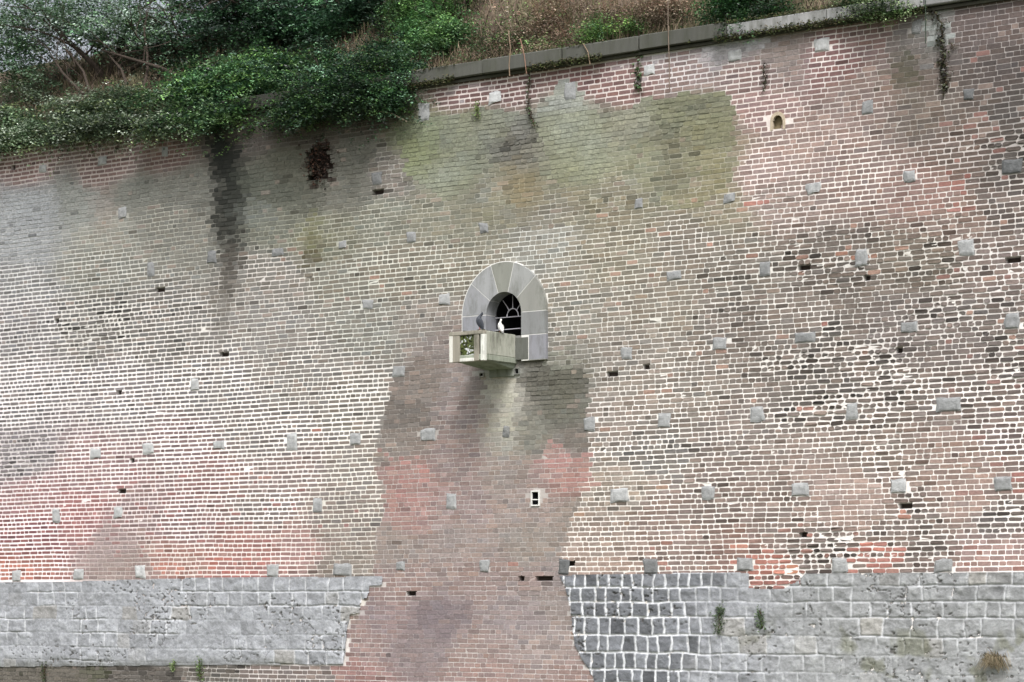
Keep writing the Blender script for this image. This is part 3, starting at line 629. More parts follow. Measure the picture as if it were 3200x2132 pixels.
for t in range(9):
    an = math.pi * (t / 8); an2 = math.pi * ((t + 1) / 8)
    if t == 8: break
    cxn, r_ = (a + b) / 2, (b - a) / 2
    for (r0, r1) in ((r_ * .78, r_ * 1.32),):
        p = [(cxn + r0 * math.cos(an), hi - r_ + r0 * math.sin(an)), (cxn + r1 * math.cos(an), hi - r_ + r1 * math.sin(an)), (cxn + r1 * math.cos(an2), hi - r_ + r1 * math.sin(an2)), (cxn + r0 * math.cos(an2), hi - r_ + r0 * math.sin(an2))]
        q.add([(u_, -.016, v_) for u_, v_ in p] + [(u_, .03, v_) for u_, v_ in p], [(0, 1, 2, 3), (0, 4, 5, 1), (1, 5, 6, 2), (2, 6, 7, 3), (3, 7, 4, 0)], lin((168, 156, 138)))
q.box(a - .03, a + .01, -.015, .03, lo, hi - (b - a) / 2, lin((168, 156, 138))); q.box(b - .01, b + .03, -.015, .03, lo, hi - (b - a) / 2, lin((168, 156, 138)))
q.build('niche_surround', M_MORTAR, nc)

# coping ------------------------------------------------------
x = S0; k = 0
while x < S1:
    L = random.uniform(1.1, 1.7)
    xo = image_xy(np.array([x + L / 2]), np.array([ZTOP]))[0][0]
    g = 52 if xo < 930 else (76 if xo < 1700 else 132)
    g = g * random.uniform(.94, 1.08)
    h = .225 if xo < 1700 else .19
    dz = random.uniform(0, .014); dy = random.uniform(-.02, .02)
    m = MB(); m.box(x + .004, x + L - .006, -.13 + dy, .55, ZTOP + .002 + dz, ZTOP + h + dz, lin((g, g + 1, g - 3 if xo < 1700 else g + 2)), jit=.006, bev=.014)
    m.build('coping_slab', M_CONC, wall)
    x += L; k += 1
dm = MB(); dm.box(S0, S1, -.055, .1, ZTOP - .045, ZTOP - .001, lin((60, 60, 54))); dm.build('drip_course', M_CONC, wall)

# arched window -----------------------------------------------
WN = .02
def sector(m, r0, r1, a0, a1, y0, y1, c, nseg=6, gap=0.0):
    vs = []; fs = []
    for i in range(nseg + 1):
        a = a0 + (a1 - a0) * i / nseg
        for r_, g in ((r0, 1), (r1, 1)):
            aa = a
            if i == 0: aa = a + gap / r_
            if i == nseg: aa = a - gap / r_
            for y in (y0, y1):
                vs.append((SC + r_ * math.cos(aa), y, ZC + r_ * math.sin(aa)))
    for i in range(nseg):
        b_ = i * 4; n_ = b_ + 4
        fs += [(b_, b_ + 2, n_ + 2, n_), (b_ + 1, n_ + 1, n_ + 3, b_ + 3), (b_, n_, n_ + 1, b_ + 1), (b_ + 2, b_ + 3, n_ + 3, n_ + 2)]
    fs += [(0, 1, 3, 2), (nseg * 4, nseg * 4 + 2, nseg * 4 + 3, nseg * 4 + 1)]
    m.add(vs, fs, c)
white = lin((212, 212, 210))
bk_ = MB()      # the mortar bedding of the surround, showing as pale joints and a pale outer fillet
sector(bk_, RI + .004, RO - .004, 0, math.radians(62), -.042, .2, white, 14)
sector(bk_, RI + .004, RO + .012, math.radians(62), math.pi, -.042, .2, white, 28)
bk_.box(SC - RO - .013, SC - RI - .004, -.042, .2, ZB + .0, ZC, white)
bk_.box(SC + RI + .004, SC + RO - .004, -.042, .2, ZJB - .006, ZC, white)
win = bk_.build('arched_window', M_MORTAR, wall)
tag(win, 'smooth grey stone arched window with iron grille')
joint_deg = [0, 42, 76, 108, 141, 180]
tones = [(134, 135, 131), (144, 146, 146), (126, 128, 122), (142, 144, 146), (138, 140, 144)]
for i in range(5):
    m = MB(); sector(m, RI, RO, math.radians(joint_deg[i]), math.radians(joint_deg[i + 1]), -.045, .22, lin(tones[i]), 8, .0045)
    m.build('voussoir', M_DRESS, win)
ZM = ZB + .0
for (a, b, lo, hi, t) in [(SC - RO, SC - RI, ZM, ZC - .007, (132, 134, 141)), (SC + RI, SC + RO, ZB + .002, ZC - .007, (124, 126, 127)), (SC + JPANEL[1] - SC + .012, SC + RO, ZJB, ZB - .010, (130, 131, 138))]:
    m = MB(); m.box(a, b, -.045, .22, lo, hi, lin(t)); m.build('jamb_stone', M_DRESS, win)
m = MB(); m.box(JPANEL[0], JPANEL[1] - .002, -.046, .1, JPANEL[2] - .004, JPANEL[3], lin((92, 94, 90))); m.build('infill_panel', M_CONC, win)
m = MB()   # dark chamber behind the opening
a, b, lo, hi, dp = SC - .52, SC + .52, ZB - .02, ZC + .5, 1.6
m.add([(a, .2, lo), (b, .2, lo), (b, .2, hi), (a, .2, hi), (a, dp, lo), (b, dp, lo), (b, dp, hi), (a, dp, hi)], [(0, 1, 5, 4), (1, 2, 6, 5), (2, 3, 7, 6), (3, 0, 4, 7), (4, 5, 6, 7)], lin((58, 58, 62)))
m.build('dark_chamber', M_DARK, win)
m = MB(); m.box(SC - RI, SC + RI, -.02, .22, ZB - .05, ZB - .001, lin((120, 120, 118))); m.build('window_sill', M_CONC, win)
g = MB(); gy = .2; gc = lin((176, 176, 184))
arc = [(SC + .11 * math.cos(t), gy, ZC - .02 + .12 * math.sin(t)) for t in np.linspace(0, math.pi, 12)]
g.tube(arc, .010, 6, gc)
for an in (48, 90, 128):
    t = math.radians(an); g.tube([(SC + .11 * math.cos(t), gy, ZC - .02 + .12 * math.sin(t)), (SC + .20 * math.cos(t), gy, ZC - .02 + .22 * math.sin(t)), (SC + .31 * math.cos(t), gy, ZC - .02 + .33 * math.sin(t))], [.009, .007, .005], 6, gc)
for zz in (ZC - .03, ZC - .22): g.tube([(SC - RI - .01, gy, zz), (SC + RI + .01, gy, zz)], .008, 6, gc)
g.tube([(SC - RI + .03, gy, ZB), (SC - RI + .03, gy, ZC)], .006, 6, lin((80, 80, 86)))
g.build('iron_grille', M_IRON, win)

# balcony box ---------------------------------------------------
BR = Zm(832, 1120)[0]; BL = Zm(500, 1125)[0]
BZ0 = Zm(832, 1120)[1]; BD = .86
BZ1 = ZB + .012
def bx_at(y): return 0
bal = MB(); th = .075
conc = lin((158, 160, 150)); conc2 = lin((150, 148, 140))
bal.box(BL, BR, -BD + .0, .03, BZ0, BZ0 + .09, lin((140, 146, 134)), bev=.01)
floor = bal.build('balcony', M_CONC, wall)
tag(floor, 'small concrete box balcony jutting out below the arched window')
m = MB(); m.box(BR - th, BR - .001, -BD + .002, -.034, BZ0 + .088, BZ1, conc, bev=.008); m.build('side_panel', M_CONC, floor)
m = MB(); m.box(BL + .001, BL + th, -BD + .002, -.034, BZ0 + .088, BZ1, conc2, bev=.008); m.build('side_panel', M_CONC, floor)
# front panel: posts, rails and a mossy recess
W_ = BR - BL
m = MB(); fy0, fy1 = -BD - .012, -BD + .06; z0b, z1b = BZ0 + .03, BZ1 + .006
z0b = BZ0 - .012
whc = lin((196, 196, 190)); gr = lin((138, 134, 124))
m.box(BL - .01, BL + .055, fy0, fy1, z0b, z1b - .06, whc, bev=.006)
m.box(BL + .058, BL + .19, fy0 + .004, fy1, z0b, z1b - .06, gr, bev=.006)
m.box(BL + .46, BL + .555, fy0 + .004, fy1, z0b, z1b - .06, gr, bev=.006)
m.box(BR - .062, BR + .008, fy0, fy1, z0b, z1b - .06, lin((208, 210, 204)), bev=.006)
m.box(BL - .012, BR + .008, fy0 - .003, fy1, z1b - .062, z1b, lin((142, 138, 128)), bev=.008)
m.box(BL + .19, BL + .46, fy0 + .004, fy1, z0b, z0b + .05, lin((196, 196, 192)), bev=.006)
fp = m.build('front_panel', M_CONC, floor)
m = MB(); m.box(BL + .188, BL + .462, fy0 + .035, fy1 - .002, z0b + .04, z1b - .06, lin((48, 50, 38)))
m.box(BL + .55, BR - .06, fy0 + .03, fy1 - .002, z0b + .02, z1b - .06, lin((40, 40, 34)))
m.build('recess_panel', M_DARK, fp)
m = MB()
for i in range(140):   # moss and lime flakes in the recess
    u_ = random.uniform(BL + .20, BL + .45); v_ = random.uniform(z0b + .05, z1b - .08)
    r_ = random.uniform(.006, .02); lowr = (u_ - BL) > .3 and v_ < (z0b + z1b) / 2
    c_ = lin((190, 194, 196)) if (random.random() < (.55 if lowr else .12)) else lin((74, 84, 44))
    m.box(u_ - r_, u_ + r_ * random.uniform(.4, 1), fy0 + .022, fy0 + .036, v_ - r_, v_ + r_ * random.uniform(.5, 1.6), c_, jit=.005)
m.build('moss_flakes', M_CONC, fp)
# splayed soffit under the box and the stub under it
m = MB(); e = .0
m.add([(BL + .02, -.62, BZ0 - .001), (BR - .03, -.62, BZ0 - .001), (BR - .03, .02, BZ0 - .001), (BL + .02, .02, BZ0 - .001),
       (BL + .10, -.1, BZ0 - .07), (BR - .05, -.1, BZ0 - .07), (BR - .05, .02, BZ0 - .07), (BL + .10, .02, BZ0 - .07)],
      [(0, 1, 2, 3), (0, 4, 5, 1), (1, 5, 6, 2), (2, 6, 7, 3), (3, 7, 4, 0), (4, 7, 6, 5)], lin((128, 136, 124)))
m.build('soffit', M_CONC, floor)
m = MB(); m.box(BL + .13, BR - .04, -.022, .03, BZ0 - .19, BZ0 - .06, lin((128, 132, 126)), bev=.008)
m.build('corbel', M_CONC, floor)
m = MB()
for i in range(46):    # dark moss lumps on the parapet edges
    t = random.random()
    if random.random() < .5: p = (BR - random.uniform(0, .07), -BD * t, BZ1)
    else: p = (BL + W_ * t, -BD + random.uniform(-.012, .05), BZ1 + .006)
    r_ = random.uniform(.006, .016)
    m.box(p[0] - r_, p[0] + r_, p[1] - r_, p[1] + r_, p[2] - .004, p[2] + r_ * .6, lin((66, 68, 50)), jit=.004)
m.build('moss_flakes', M_CONC, floor)

# ------------------------------------------------------------------ pigeons
def pigeon(name, loc, rz, pitch, k, cbody, cwing, label, head_up=0.0):
    root = empty(name, loc); root.rotation_euler = (0, 0, rz)
    tag(root, label, 'pigeon', 'pigeons on the balcony edge')
    # spine rings (x forward, z up, half width, half height), before pitching
    R = [(-.165, .0, .012, .004), (-.12, .0, .020, .010), (-.085, .0, .034, .026), (-.04, .0, .050, .046), (.01, .0, .056, .056), (.055, .006, .050, .054), (.085, .022, .036, .042), (.102, .046, .024, .028), (.112, .070, .020, .022), (.120, .090, .021, .023), (.130, .104, .018, .018), (.142, .108, .009, .009), (.150, .107, .004, .004)]
    cp, sp = math.cos(pitch), math.sin(pitch); n_ = 12; vs = []; fs = []; cs = []
    hz = .115 * 1.0
    def rot(x_, z_): return (x_ * cp - z_ * sp, x_ * sp + z_ * cp + hz)
    for i, (x_, z_, w_, h_) in enumerate(R):
        a_ = R[min(i + 1, len(R) - 1)]; b_ = R[max(i - 1, 0)]
        d = math.atan2(a_[1] - b_[1], a_[0] - b_[0])
        for t in range(n_):
            an = 2 * math.pi * t / n_; yy = w_ * math.cos(an); hh_ = h_ * math.sin(an)
            X_, Z_ = rot(x_ - math.sin(d) * hh_, z_ + math.cos(d) * hh_); vs.append((X_, yy, Z_)); cs.append(cbody(i))
    for i in range(len(R) - 1):
        for t in range(n_):
            t2 = (t + 1) % n_; fs.append((i * n_ + t, i * n_ + t2, (i + 1) * n_ + t2, (i + 1) * n_ + t))
    fs.append(tuple(range(n_))); fs.append(tuple((len(R) - 1) * n_ + t for t in range(n_)))
    m = MB(); m.add(vs, fs); m.c = cs; m.build('body', M_FEATHER, root, smooth=True)
    for sd in (-1, 1):
        m = MB(); P = [(.06, .018, .030), (.03, .012, .046), (-.02, .004, .046), (-.08, .0, .026), (-.14, -.002, .006)]
        vs = []; 
        for (x_, z_, h_) in P:
            for (yy, q_) in ((.050 if x_ > -.05 else .034, 1), (.060 if x_ > -.05 else .038, 0), (.050 if x_ > -.05 else .03, -1)):
                yv_ = yy if x_ > -.1 else .016
                X_, Z_ = rot(x_, z_ + h_ * q_ * .8); vs.append((X_, sd * yv_, Z_))
        fs = []
        for i in range(4):
            for t in range(2): fs.append((i * 3 + t, i * 3 + t + 1, (i + 1) * 3 + t + 1, (i + 1) * 3 + t))
        m.add(vs, fs, cwing); m.build('wing', M_FEATHER, root, smooth=True)
        m = MB(); m.tube([(.0, sd * .022, hz - .03), (.005, sd * .022, .02), (.004, sd * .022, .004)], [.008, .004, .004], 6, lin((150, 80, 70)))
        for q_ in (-.35, 0, .35): m.tube([(.004, sd * .022, .004), (.032, sd * .022 + q_ * .03, .003)], .0025, 5, lin((150, 80, 70)))
        m.tube([(.004, sd * .022, .004), (-.016, sd * .022, .003)], .0025, 5, lin((150, 80, 70)))
        m.build('leg', M_FEATHER, root)
        ex, ez = rot(.128, .108); m = MB(); m.box(ex - .003, ex + .003, sd * .018 - .003, sd * .018 + .003, ez - .003, ez + .003, lin((20, 16, 14))); m.build('eye', M_FEATHER, root)
    b0 = rot(.146, .108); b1 = rot(.168, .100)
    m = MB(); m.tube([(b0[0], 0, b0[1]), (b1[0], 0, b1[1])], [.005, .001], 6, lin((70, 66, 66))); m.build('beak', M_FEATHER, root)
    root.scale = (k, k, k)
    return root
grey = lambda i: lin((62, 66, 74)) if i < 9 else lin((44, 48, 58))
whitef = lambda i: lin((222, 222, 220)) if i > 1 else lin((120, 120, 122))
pigeon('pigeon', (BR - .09, -BD + .02, BZ1 + .006), math.radians(200), math.radians(64), .92, grey, lin((48, 52, 60)), 'dark slate grey pigeon standing upright on the outer corner of the balcony')
pigeon('pigeon', (BR - .04, -.37, BZ1), math.radians(160), math.radians(54), .74, whitef, lin((204, 204, 202)), 'white pigeon standing on the balcony edge in front of the dark window')

# ------------------------------------------------------------------ ground, bank
gnd = MB()
gnd.add([(-400, -300, 0), (400, -300, 0), (400, .2, 0), (-400, .2, 0)], [(0, 1, 2, 3)], lin((92, 96, 70)))
g_ = gnd.build('ground', M_GROUND); tag(g_, 'flat grass ground at the foot of the wall', None, kind='structure')

bx = np.arange(-34, 26, .22); by = np.concatenate([np.arange(.5, 8, .22), np.arange(8, 60, 2.5)])
BX, BY = np.meshgrid(bx, by, indexing='ij'); u = BX.ravel(); v = BY.ravel()
def bank_z(u, v):
    u = np.asarray(u, float); v = np.asarray(v, float)
    H = 2.15 + 7 * sst(-7.5, -2.0, u)
    zz = (v - .5) * .82
    zz = np.minimum(zz, H + .02 * v) 
    return ZTOP + .2 + zz + (fbm(u * .8, v * .8, 401, 4) - .5) * .5 * sst(.5, 1.6, v)
zb = bank_z(u, v)
ox = image_xy(u, zb)[0]
ec = lin((82, 72, 62))[None] * (.7 + .6 * fbm(u * 2, v * 2, 405, 4))[:, None]
gm = sst(.5, .7, fbm(u * .9, v * .9, 409, 3))[:, None] * .5
ec = ec * (1 - gm) + lin((86, 92, 62)) * gm
bank = quads('embankment', np.stack([u, v, zb], 1), gridfaces(len(bx), len(by)), mat=M_EARTH, col=ec, smooth=True)
tag(bank, 'earth slope rising behind the wall top', kind='structure')

# ------------------------------------------------------------------ vegetation
def leaves_arr(P, nrm_up, size, cols, rs, aspect=.6):
    """P (n,3) positions -> one folded leaf each"""
    n_ = len(P)
    az = rs.uniform(0, 2 * np.pi, n_); 
    d = np.stack([np.cos(az), np.sin(az), rs.normal(-.15, .35, n_)], 1); d /= np.linalg.norm(d, axis=1)[:, None]
    up = nrm_up + rs.normal(0, .28, (n_, 3)); s_ = np.cross(d, up); s_ /= np.linalg.norm(s_, axis=1)[:, None] + 1e-9
    up = np.cross(s_, d)
    sz = (size * rs.uniform(.6, 1.3, n_))[:, None]
    a = P - d * sz * .5; b = P + s_ * sz * aspect * .5 + up * sz * .10; c = P + d * sz * .5; e = P - s_ * sz * aspect * .5 + up * sz * .10
    V = np.stack([a, b, c, e], 1).reshape(-1, 3)
    i = np.arange(n_)[:, None] * 4
    fa = (i + np.array([[0, 1, 2]])); fb = (i + np.array([[0, 2, 3]]))
    return V, np.concatenate([fa, fb], 0), np.repeat(cols, 4, 0)

def foliage(name, blobs, parent, size, palette, seed, per=34, spray=.26, flat=.22, mat=None, origin=(0, 0, 0)):
    """blobs: (centre, radii, number of leaf sprays)"""
    rs = np.random.default_rng(seed); P = []; C = []; Nn = []
    pal = np.array([lin(c) for c in palette])
    for (c, r, k) in blobs:
        k0 = int(k * 1.3)
        d = rs.normal(0, 1, (k0, 3)); d /= np.linalg.norm(d, axis=1)[:, None]
        rad = rs.uniform(.25, 1, (k0, 1)) ** .5 * rs.choice([1, 1, 1, 1.15, 1.45], (k0, 1))
        cen = np.array(c) + d * rad * np.array(r) + rs.normal(0, .06, (k0, 3))
        if k > 60:      # clumps and gaps
            nz = fbm(cen[:, 0] * 1.5 + seed, cen[:, 2] * 2.6 + cen[:, 1] * .9, 500 + seed, 3)
            sel = nz > .46; d, cen, nz = d[sel], cen[sel], nz[sel]
        else: nz = np.full(k0, .55)
        k = len(cen)
        tone = np.exp(rs.normal(-.12, .26, k) + (fbm(cen[:, 0] * 1.1 + 9, cen[:, 2] * 2.4 + cen[:, 1], 600 + seed, 3) - .5) * 2.6).clip(.35, 2.6); pi = rs.integers(0, len(pal), k)
        sp = spray * rs.uniform(.5, 2.0, k)
        # each spray is a flat drooping fan of leaves
        o = rs.normal(0, 1, (k, per, 3))
        az_ = np.arctan2(d[:, 1], d[:, 0]) + rs.normal(0, .7, k)
        ax = np.stack([np.cos(az_), np.sin(az_), rs.normal(.0, .18, k)], 1)[:, None, :]
        sd_ = np.stack([-np.sin(az_), np.cos(az_), np.zeros(k)], 1)[:, None, :]
        tt = rs.uniform(-1, 1, (k, per, 1)); L_ = sp[:, None, None] * 1.25
        off = ax * tt * L_ + sd_ * o[..., :1] * L_ * .26 * (1.15 - tt) * .6 + o * np.array([.04, .04, .10 * flat / .2 * .2]) 
        off[..., 2:] -= (tt + 1) ** 2 * L_ * .17
        p = cen[:, None, :] + off
        P.append(p.reshape(-1, 3)); cc = pal[pi][:, None, :] * tone[:, None, None] * rs.uniform(.75, 1.25, (k, per, 1))
        C.append(cc.reshape(-1, 3)); nn = np.zeros((k, per, 3)); nn[..., 2] = 1; nn += d[:, None, :] * .45; Nn.append(nn.reshape(-1, 3))
    P = np.concatenate(P); C = np.concatenate(C); Nn = np.concatenate(Nn)
    V, Fc, Cc = leaves_arr(P, Nn, size, C, rs)
    V = V - np.array(origin)
    return quads(name, V, Fc, mat=mat or M_LEAF, col=Cc, parent=parent)

def branchy(m, p, d, L, r, depth, rs, spread=.6, c=None, gravity=0.0, n_=3):
    pts = [Vector(p)]; dd = Vector(d).normalized(); rad = [r]
    seg = 5
    for i in range(seg):
        dd = (dd + Vector((rs.normal(0, .12), rs.normal(0, .12), rs.normal(0, .08) - gravity))).normalized()
        pts.append(pts[-1] + dd * L / seg); rad.append(r * (1 - .6 * (i + 1) / seg))
    m.tube(pts, rad, 6 if r > .015 else 4, c)
    if depth > 0:
        for k_ in range(n_):
            q = pts[rs.integers(2, seg + 1)]
            nd = (dd + Vector((rs.normal(0, spread), rs.normal(0, spread), rs.normal(0, spread * .7)))).normalized()
            branchy(m, q, nd, L * rs.uniform(.5, .75), r * .5, depth - 1, rs, spread, c, gravity, n_)

def P3(x, y, dep):               # point at depth dep behind the wall face
    a_, b_ = W(x, y, dep); return (a_, dep, b_)
bark_c = lin((58, 50, 44)); bark_l = lin((128, 118, 104))

def tree(name, base, blobs, stems, label, cat, palette, size, seed, per=34, spray=.26, flat=.22, depth=2, group=None, blen=1.2, bc_=None, br_=.05, mat=None):
    root = empty(name, base); tag(root, label, cat, group)
    rs = np.random.default_rng(seed + 5)
    m = MB()
    for (p0, p1, r) in stems:
        p0 = Vector(p0); p1 = Vector(p1)
        if (p0 - Vector(stems[0][0])).length > .01: m.tube([Vector(stems[0][0]), p0.lerp(Vector(stems[0][0]), .5) - Vector((0, 0, .05)), p0], r * .9, 6, bark_c)
        mid = (p0 + p1) / 2 + Vector((rs.normal(0, .08), rs.normal(0, .08), .05))
        m.tube([p0, (p0 + mid) / 2 + Vector((rs.normal(0, .03), 0, 0)), mid, (p1 + mid) / 2, p1], [r, r * .9, r * .78, r * .6, r * .42], 8, bc_ if bc_ is not None else bark_c)
        for t in (.45, .65, .85, 1.0):
            q = p0.lerp(p1, t)
            branchy(m, q, (p1 - p0).normalized() + Vector((rs.normal(0, .5), rs.normal(0, .5), rs.normal(0, .4))), blen * rs.uniform(.6, 1.1), r * .36, depth, rs, .6, bc_ if bc_ is not None else bark_c)
    m.build('trunk', M_BARK, root, origin=None).location = (-base[0], -base[1], -base[2])
    if blobs:
        foliage('crown', blobs, root, size, palette, seed, per, spray, flat, mat, origin=base)
    return root

def B(x, y, dep, rx, rz, k, ry=None):
    c = P3(x, y, dep); sc = 1 / 135.0      # overview image pixels to metres at this distance
    return (c, (rx * sc * 1.12, (ry if ry else rx * sc * .8), rz * sc), k)

GREY = [(84, 116, 86), (104, 134, 106), (68, 98, 74), (128, 152, 130), (92, 122, 82), (178, 196, 186)]  # lightened for hazy light; the palest tone paints leaf glints
DARKG = [(30, 54, 38), (24, 44, 32), (38, 66, 44), (34, 58, 36), (46, 74, 50), (26, 48, 34), (30, 50, 36), (96, 124, 104)]  # the one pale tone is a painted leaf glint
MID = [(66, 100, 62), (84, 118, 64), (58, 90, 56), (96, 128, 76), (74, 108, 72)]
BRT = [(88, 124, 62), (104, 140, 70), (120, 150, 84), (78, 112, 60)]
DRY = [(124, 110, 94), (138, 124, 106), (102, 90, 78), (132, 106, 94), (108, 106, 82), (150, 138, 122)]

def bz_at(s_, y_): return float(bank_z(np.array([s_]), np.array([y_]))[0])
def base_at(x, dep):
    s_ = W(x, 300, dep)[0]; return (s_, dep, bz_at(s_, dep) - .1)

b1 = base_at(250, 2.4)
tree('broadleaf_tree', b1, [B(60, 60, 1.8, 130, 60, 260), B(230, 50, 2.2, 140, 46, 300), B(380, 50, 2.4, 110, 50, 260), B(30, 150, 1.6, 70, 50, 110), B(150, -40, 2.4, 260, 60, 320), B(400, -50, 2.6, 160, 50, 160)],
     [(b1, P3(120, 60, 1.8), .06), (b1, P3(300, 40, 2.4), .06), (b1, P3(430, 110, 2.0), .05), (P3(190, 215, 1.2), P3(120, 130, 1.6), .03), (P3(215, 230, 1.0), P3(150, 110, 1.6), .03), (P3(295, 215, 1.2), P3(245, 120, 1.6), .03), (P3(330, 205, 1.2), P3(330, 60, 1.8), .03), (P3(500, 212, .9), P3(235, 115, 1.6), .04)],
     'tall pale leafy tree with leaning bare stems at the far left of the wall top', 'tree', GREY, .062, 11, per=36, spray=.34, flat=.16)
b2 = base_at(620, 3.0)
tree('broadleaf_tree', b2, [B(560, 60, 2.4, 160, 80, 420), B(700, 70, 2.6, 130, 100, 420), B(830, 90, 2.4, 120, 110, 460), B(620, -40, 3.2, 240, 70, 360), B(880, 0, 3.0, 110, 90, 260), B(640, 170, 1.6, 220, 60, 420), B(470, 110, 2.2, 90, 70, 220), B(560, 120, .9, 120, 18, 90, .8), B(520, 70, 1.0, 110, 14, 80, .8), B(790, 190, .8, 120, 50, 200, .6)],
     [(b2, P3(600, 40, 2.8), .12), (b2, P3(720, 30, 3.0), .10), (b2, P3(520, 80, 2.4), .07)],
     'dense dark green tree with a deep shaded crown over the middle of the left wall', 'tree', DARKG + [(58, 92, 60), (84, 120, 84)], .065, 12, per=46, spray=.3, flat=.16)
b3 = base_at(1010, 1.8)
tree('broadleaf_bush', b3, [B(1000, 60, 1.5, 62, 62, 330), B(1050, 50, 1.6, 48, 56, 230), B(960, 20, 1.9, 60, 50, 200), B(1010, -20, 2.2, 80, 40, 200), B(1000, 108, 1.2, 50, 20, 90)],
     [(b3, P3(1010, 40, 1.6), .04), (b3, P3(1060, 30, 1.8), .03), (b3, P3(960, 20, 1.8), .03)],
     'small leaved fresh green bush right of the dark tree', 'bush', MID, .045, 13, per=38, spray=.2, blen=.6)
b4 = base_at(620, .6)
tree('hanging_shrub', (b4[0], .45, ZTOP + .28), [B(440, 195, .3, 90, 22, 150, .3), B(520, 180, .3, 90, 20, 150, .3), B(600, 205, .2, 80, 34, 190, .3), B(680, 235, -.05, 80, 26, 170, .25), B(560, 248, -.1, 110, 20, 170, .22), B(520, 160, .6, 130, 14, 130, .4), B(450, 262, -.1, 80, 18, 120, .2), B(610, 262, -.08, 60, 16, 90, .12), B(620, 150, .8, 80, 26, 160, .4)],
     [(P3(560, 262, .4), P3(520, 200, .2), .03), (P3(600, 262, .4), P3(640, 220, .2), .03), (P3(580, 262, .4), P3(440, 205, .3), .03)],
     'bright layered shrub hanging over the coping below the dark tree', 'shrub', DARKG + MID + MID + [(104, 128, 96), (92, 120, 66), (120, 150, 110)], .055, 14, per=46, spray=.3, flat=.12, blen=.5, depth=1)
tree('hanging_shrub', (W(800, 250)[0], .45, ZTOP + .28), [B(740, 180, .3, 80, 40, 260, .3), B(840, 160, .3, 90, 50, 330, .3), B(780, 225, -.08, 90, 34, 260, .25), B(870, 215, -.1, 60, 34, 170, .2), B(915, 225, -.08, 26, 30, 60, .12), B(690, 255, -.1, 70, 16, 90, .12), B(930, 160, .3, 50, 40, 140, .2), B(870, 125, 1.1, 80, 34, 240, .4), B(750, 140, 1.1, 110, 30, 260, .4), B(935, 185, .0, 26, 30, 70, .15)],
     [(P3(800, 240, .4), P3(740, 190, .3), .025), (P3(830, 235, .4), P3(860, 180, .3), .025), (P3(840, 235, .3), P3(900, 235, .0), .02)],
     'dark trailing shrub draped down the brick near the coping end', 'shrub', DARKG + MID, .048, 15, per=42, spray=.26, flat=.18, blen=.5, depth=1)
tree('hanging_shrub', (W(160, 300)[0], .45, ZTOP + .28), [B(40, 240, .5, 110, 54, 330, .4), B(170, 235, .6, 90, 40, 220, .4), B(280, 235, .6, 90, 34, 220, .4), B(380, 235, .2, 80, 40, 240, .3), B(60, 300, -.05, 80, 24, 200, .25), B(190, 288, -.1, 80, 22, 170, .22), B(300, 282, -.1, 80, 20, 150, .2), B(400, 272, -.1, 70, 16, 110, .16), B(20, 318, -.08, 40, 14, 60, .15)],
     [(P3(120, 310, .4), P3(60, 240, .4), .025), (P3(200, 300, .4), P3(200, 220, .5), .025), (P3(300, 285, .4), P3(330, 230, .4), .025)],
     'grey green undergrowth spilling over the coping at the far left', 'shrub', [(72, 92, 66), (90, 108, 84), (60, 80, 56), (104, 118, 80), (54, 72, 52), (160, 172, 156)], .055, 16, per=38, spray=.28, flat=.2, blen=.5, depth=1)  # palest leaf tone stands in for glints
b5 = (W(1190, 130, 1.2)[0], 1.2, bz_at(W(1190, 130, 1.2)[0], 1.2) - .05)
tree('bare_sapling', b5, [B(1160, 15, 1.3, 55, 26, 26), B(1230, 30, 1.2, 60, 20, 34), B(1200, 75, 1.0, 40, 14, 20)],
     [(b5, P3(1120, -20, 1.2), .022), (b5, P3(1190, -30, 1.3), .028), (b5, P3(1270, -20, 1.2), .022), (b5, P3(1150, 10, 1.2), .018)],
     'thin almost bare sapling with fine branches left of the dry brambles', 'sapling', BRT + DRY, .045, 17, per=12, spray=.2, depth=2, blen=.8, bc_=lin((104, 92, 80)))
for i, (x, y, rx, rz, k, lab) in enumerate([(1300, 80, 44, 30, 120, 'greenish brown bramble clump beside the bare sapling'), (1400, 55, 60, 30, 170, 'reddish brown dry bramble clump in the middle of the slope'), (1530, 30, 70, 34, 200, 'wide pale brown bramble thicket left of the evergreen bush'), (1250, 50, 40, 30, 80, 'brown twiggy bramble right behind the bare sapling')]):
    bb = (W(x, y, 1.0)[0], 1.0, bz_at(W(x, y, 1.0)[0], 1.0) - .05)
    tree('bramble', bb, [B(x, y, 1.0, rx, rz, k), B(x + 20, y - 34, 1.4, rx, rz, k)], [(bb, P3(x - 14, y - 20, 1.0), .012), (bb, P3(x + 16, y - 24, 1.0), .012)],
         lab, 'bramble', DRY + ([(92, 108, 66)] if i in (0, 1) else []), .035, 20 + i, per=30, spray=.16, flat=.6, depth=2, group='brambles on the slope', blen=.5, bc_=lin((120, 96, 78)), mat=M_DRYLEAF)
b6 = base_at(1740, .9)
tree('evergreen_bush', (b6[0], .9, b6[2]), [B(1700, 22, .5, 44, 26, 190, .4), B(1760, 14, .6, 50, 34, 240, .4), B(1805, 20, .5, 26, 28, 110, .3), B(1680, -6, .8, 50, 30, 160), B(1760, -20, .9, 80, 30, 200), B(1705, 50, .1, 22, 14, 34, .15)],
     [((b6[0], .9, b6[2]), P3(1740, 5, .7), .04), ((b6[0], .9, b6[2]), P3(1790, 5, .7), .03)],
     'dark glossy evergreen bush growing over the pale coping slabs', 'bush', [(52, 88, 50), (40, 70, 42), (66, 104, 58), (34, 58, 40)], .045, 31, per=34, spray=.18, flat=.5, blen=.4, depth=1)
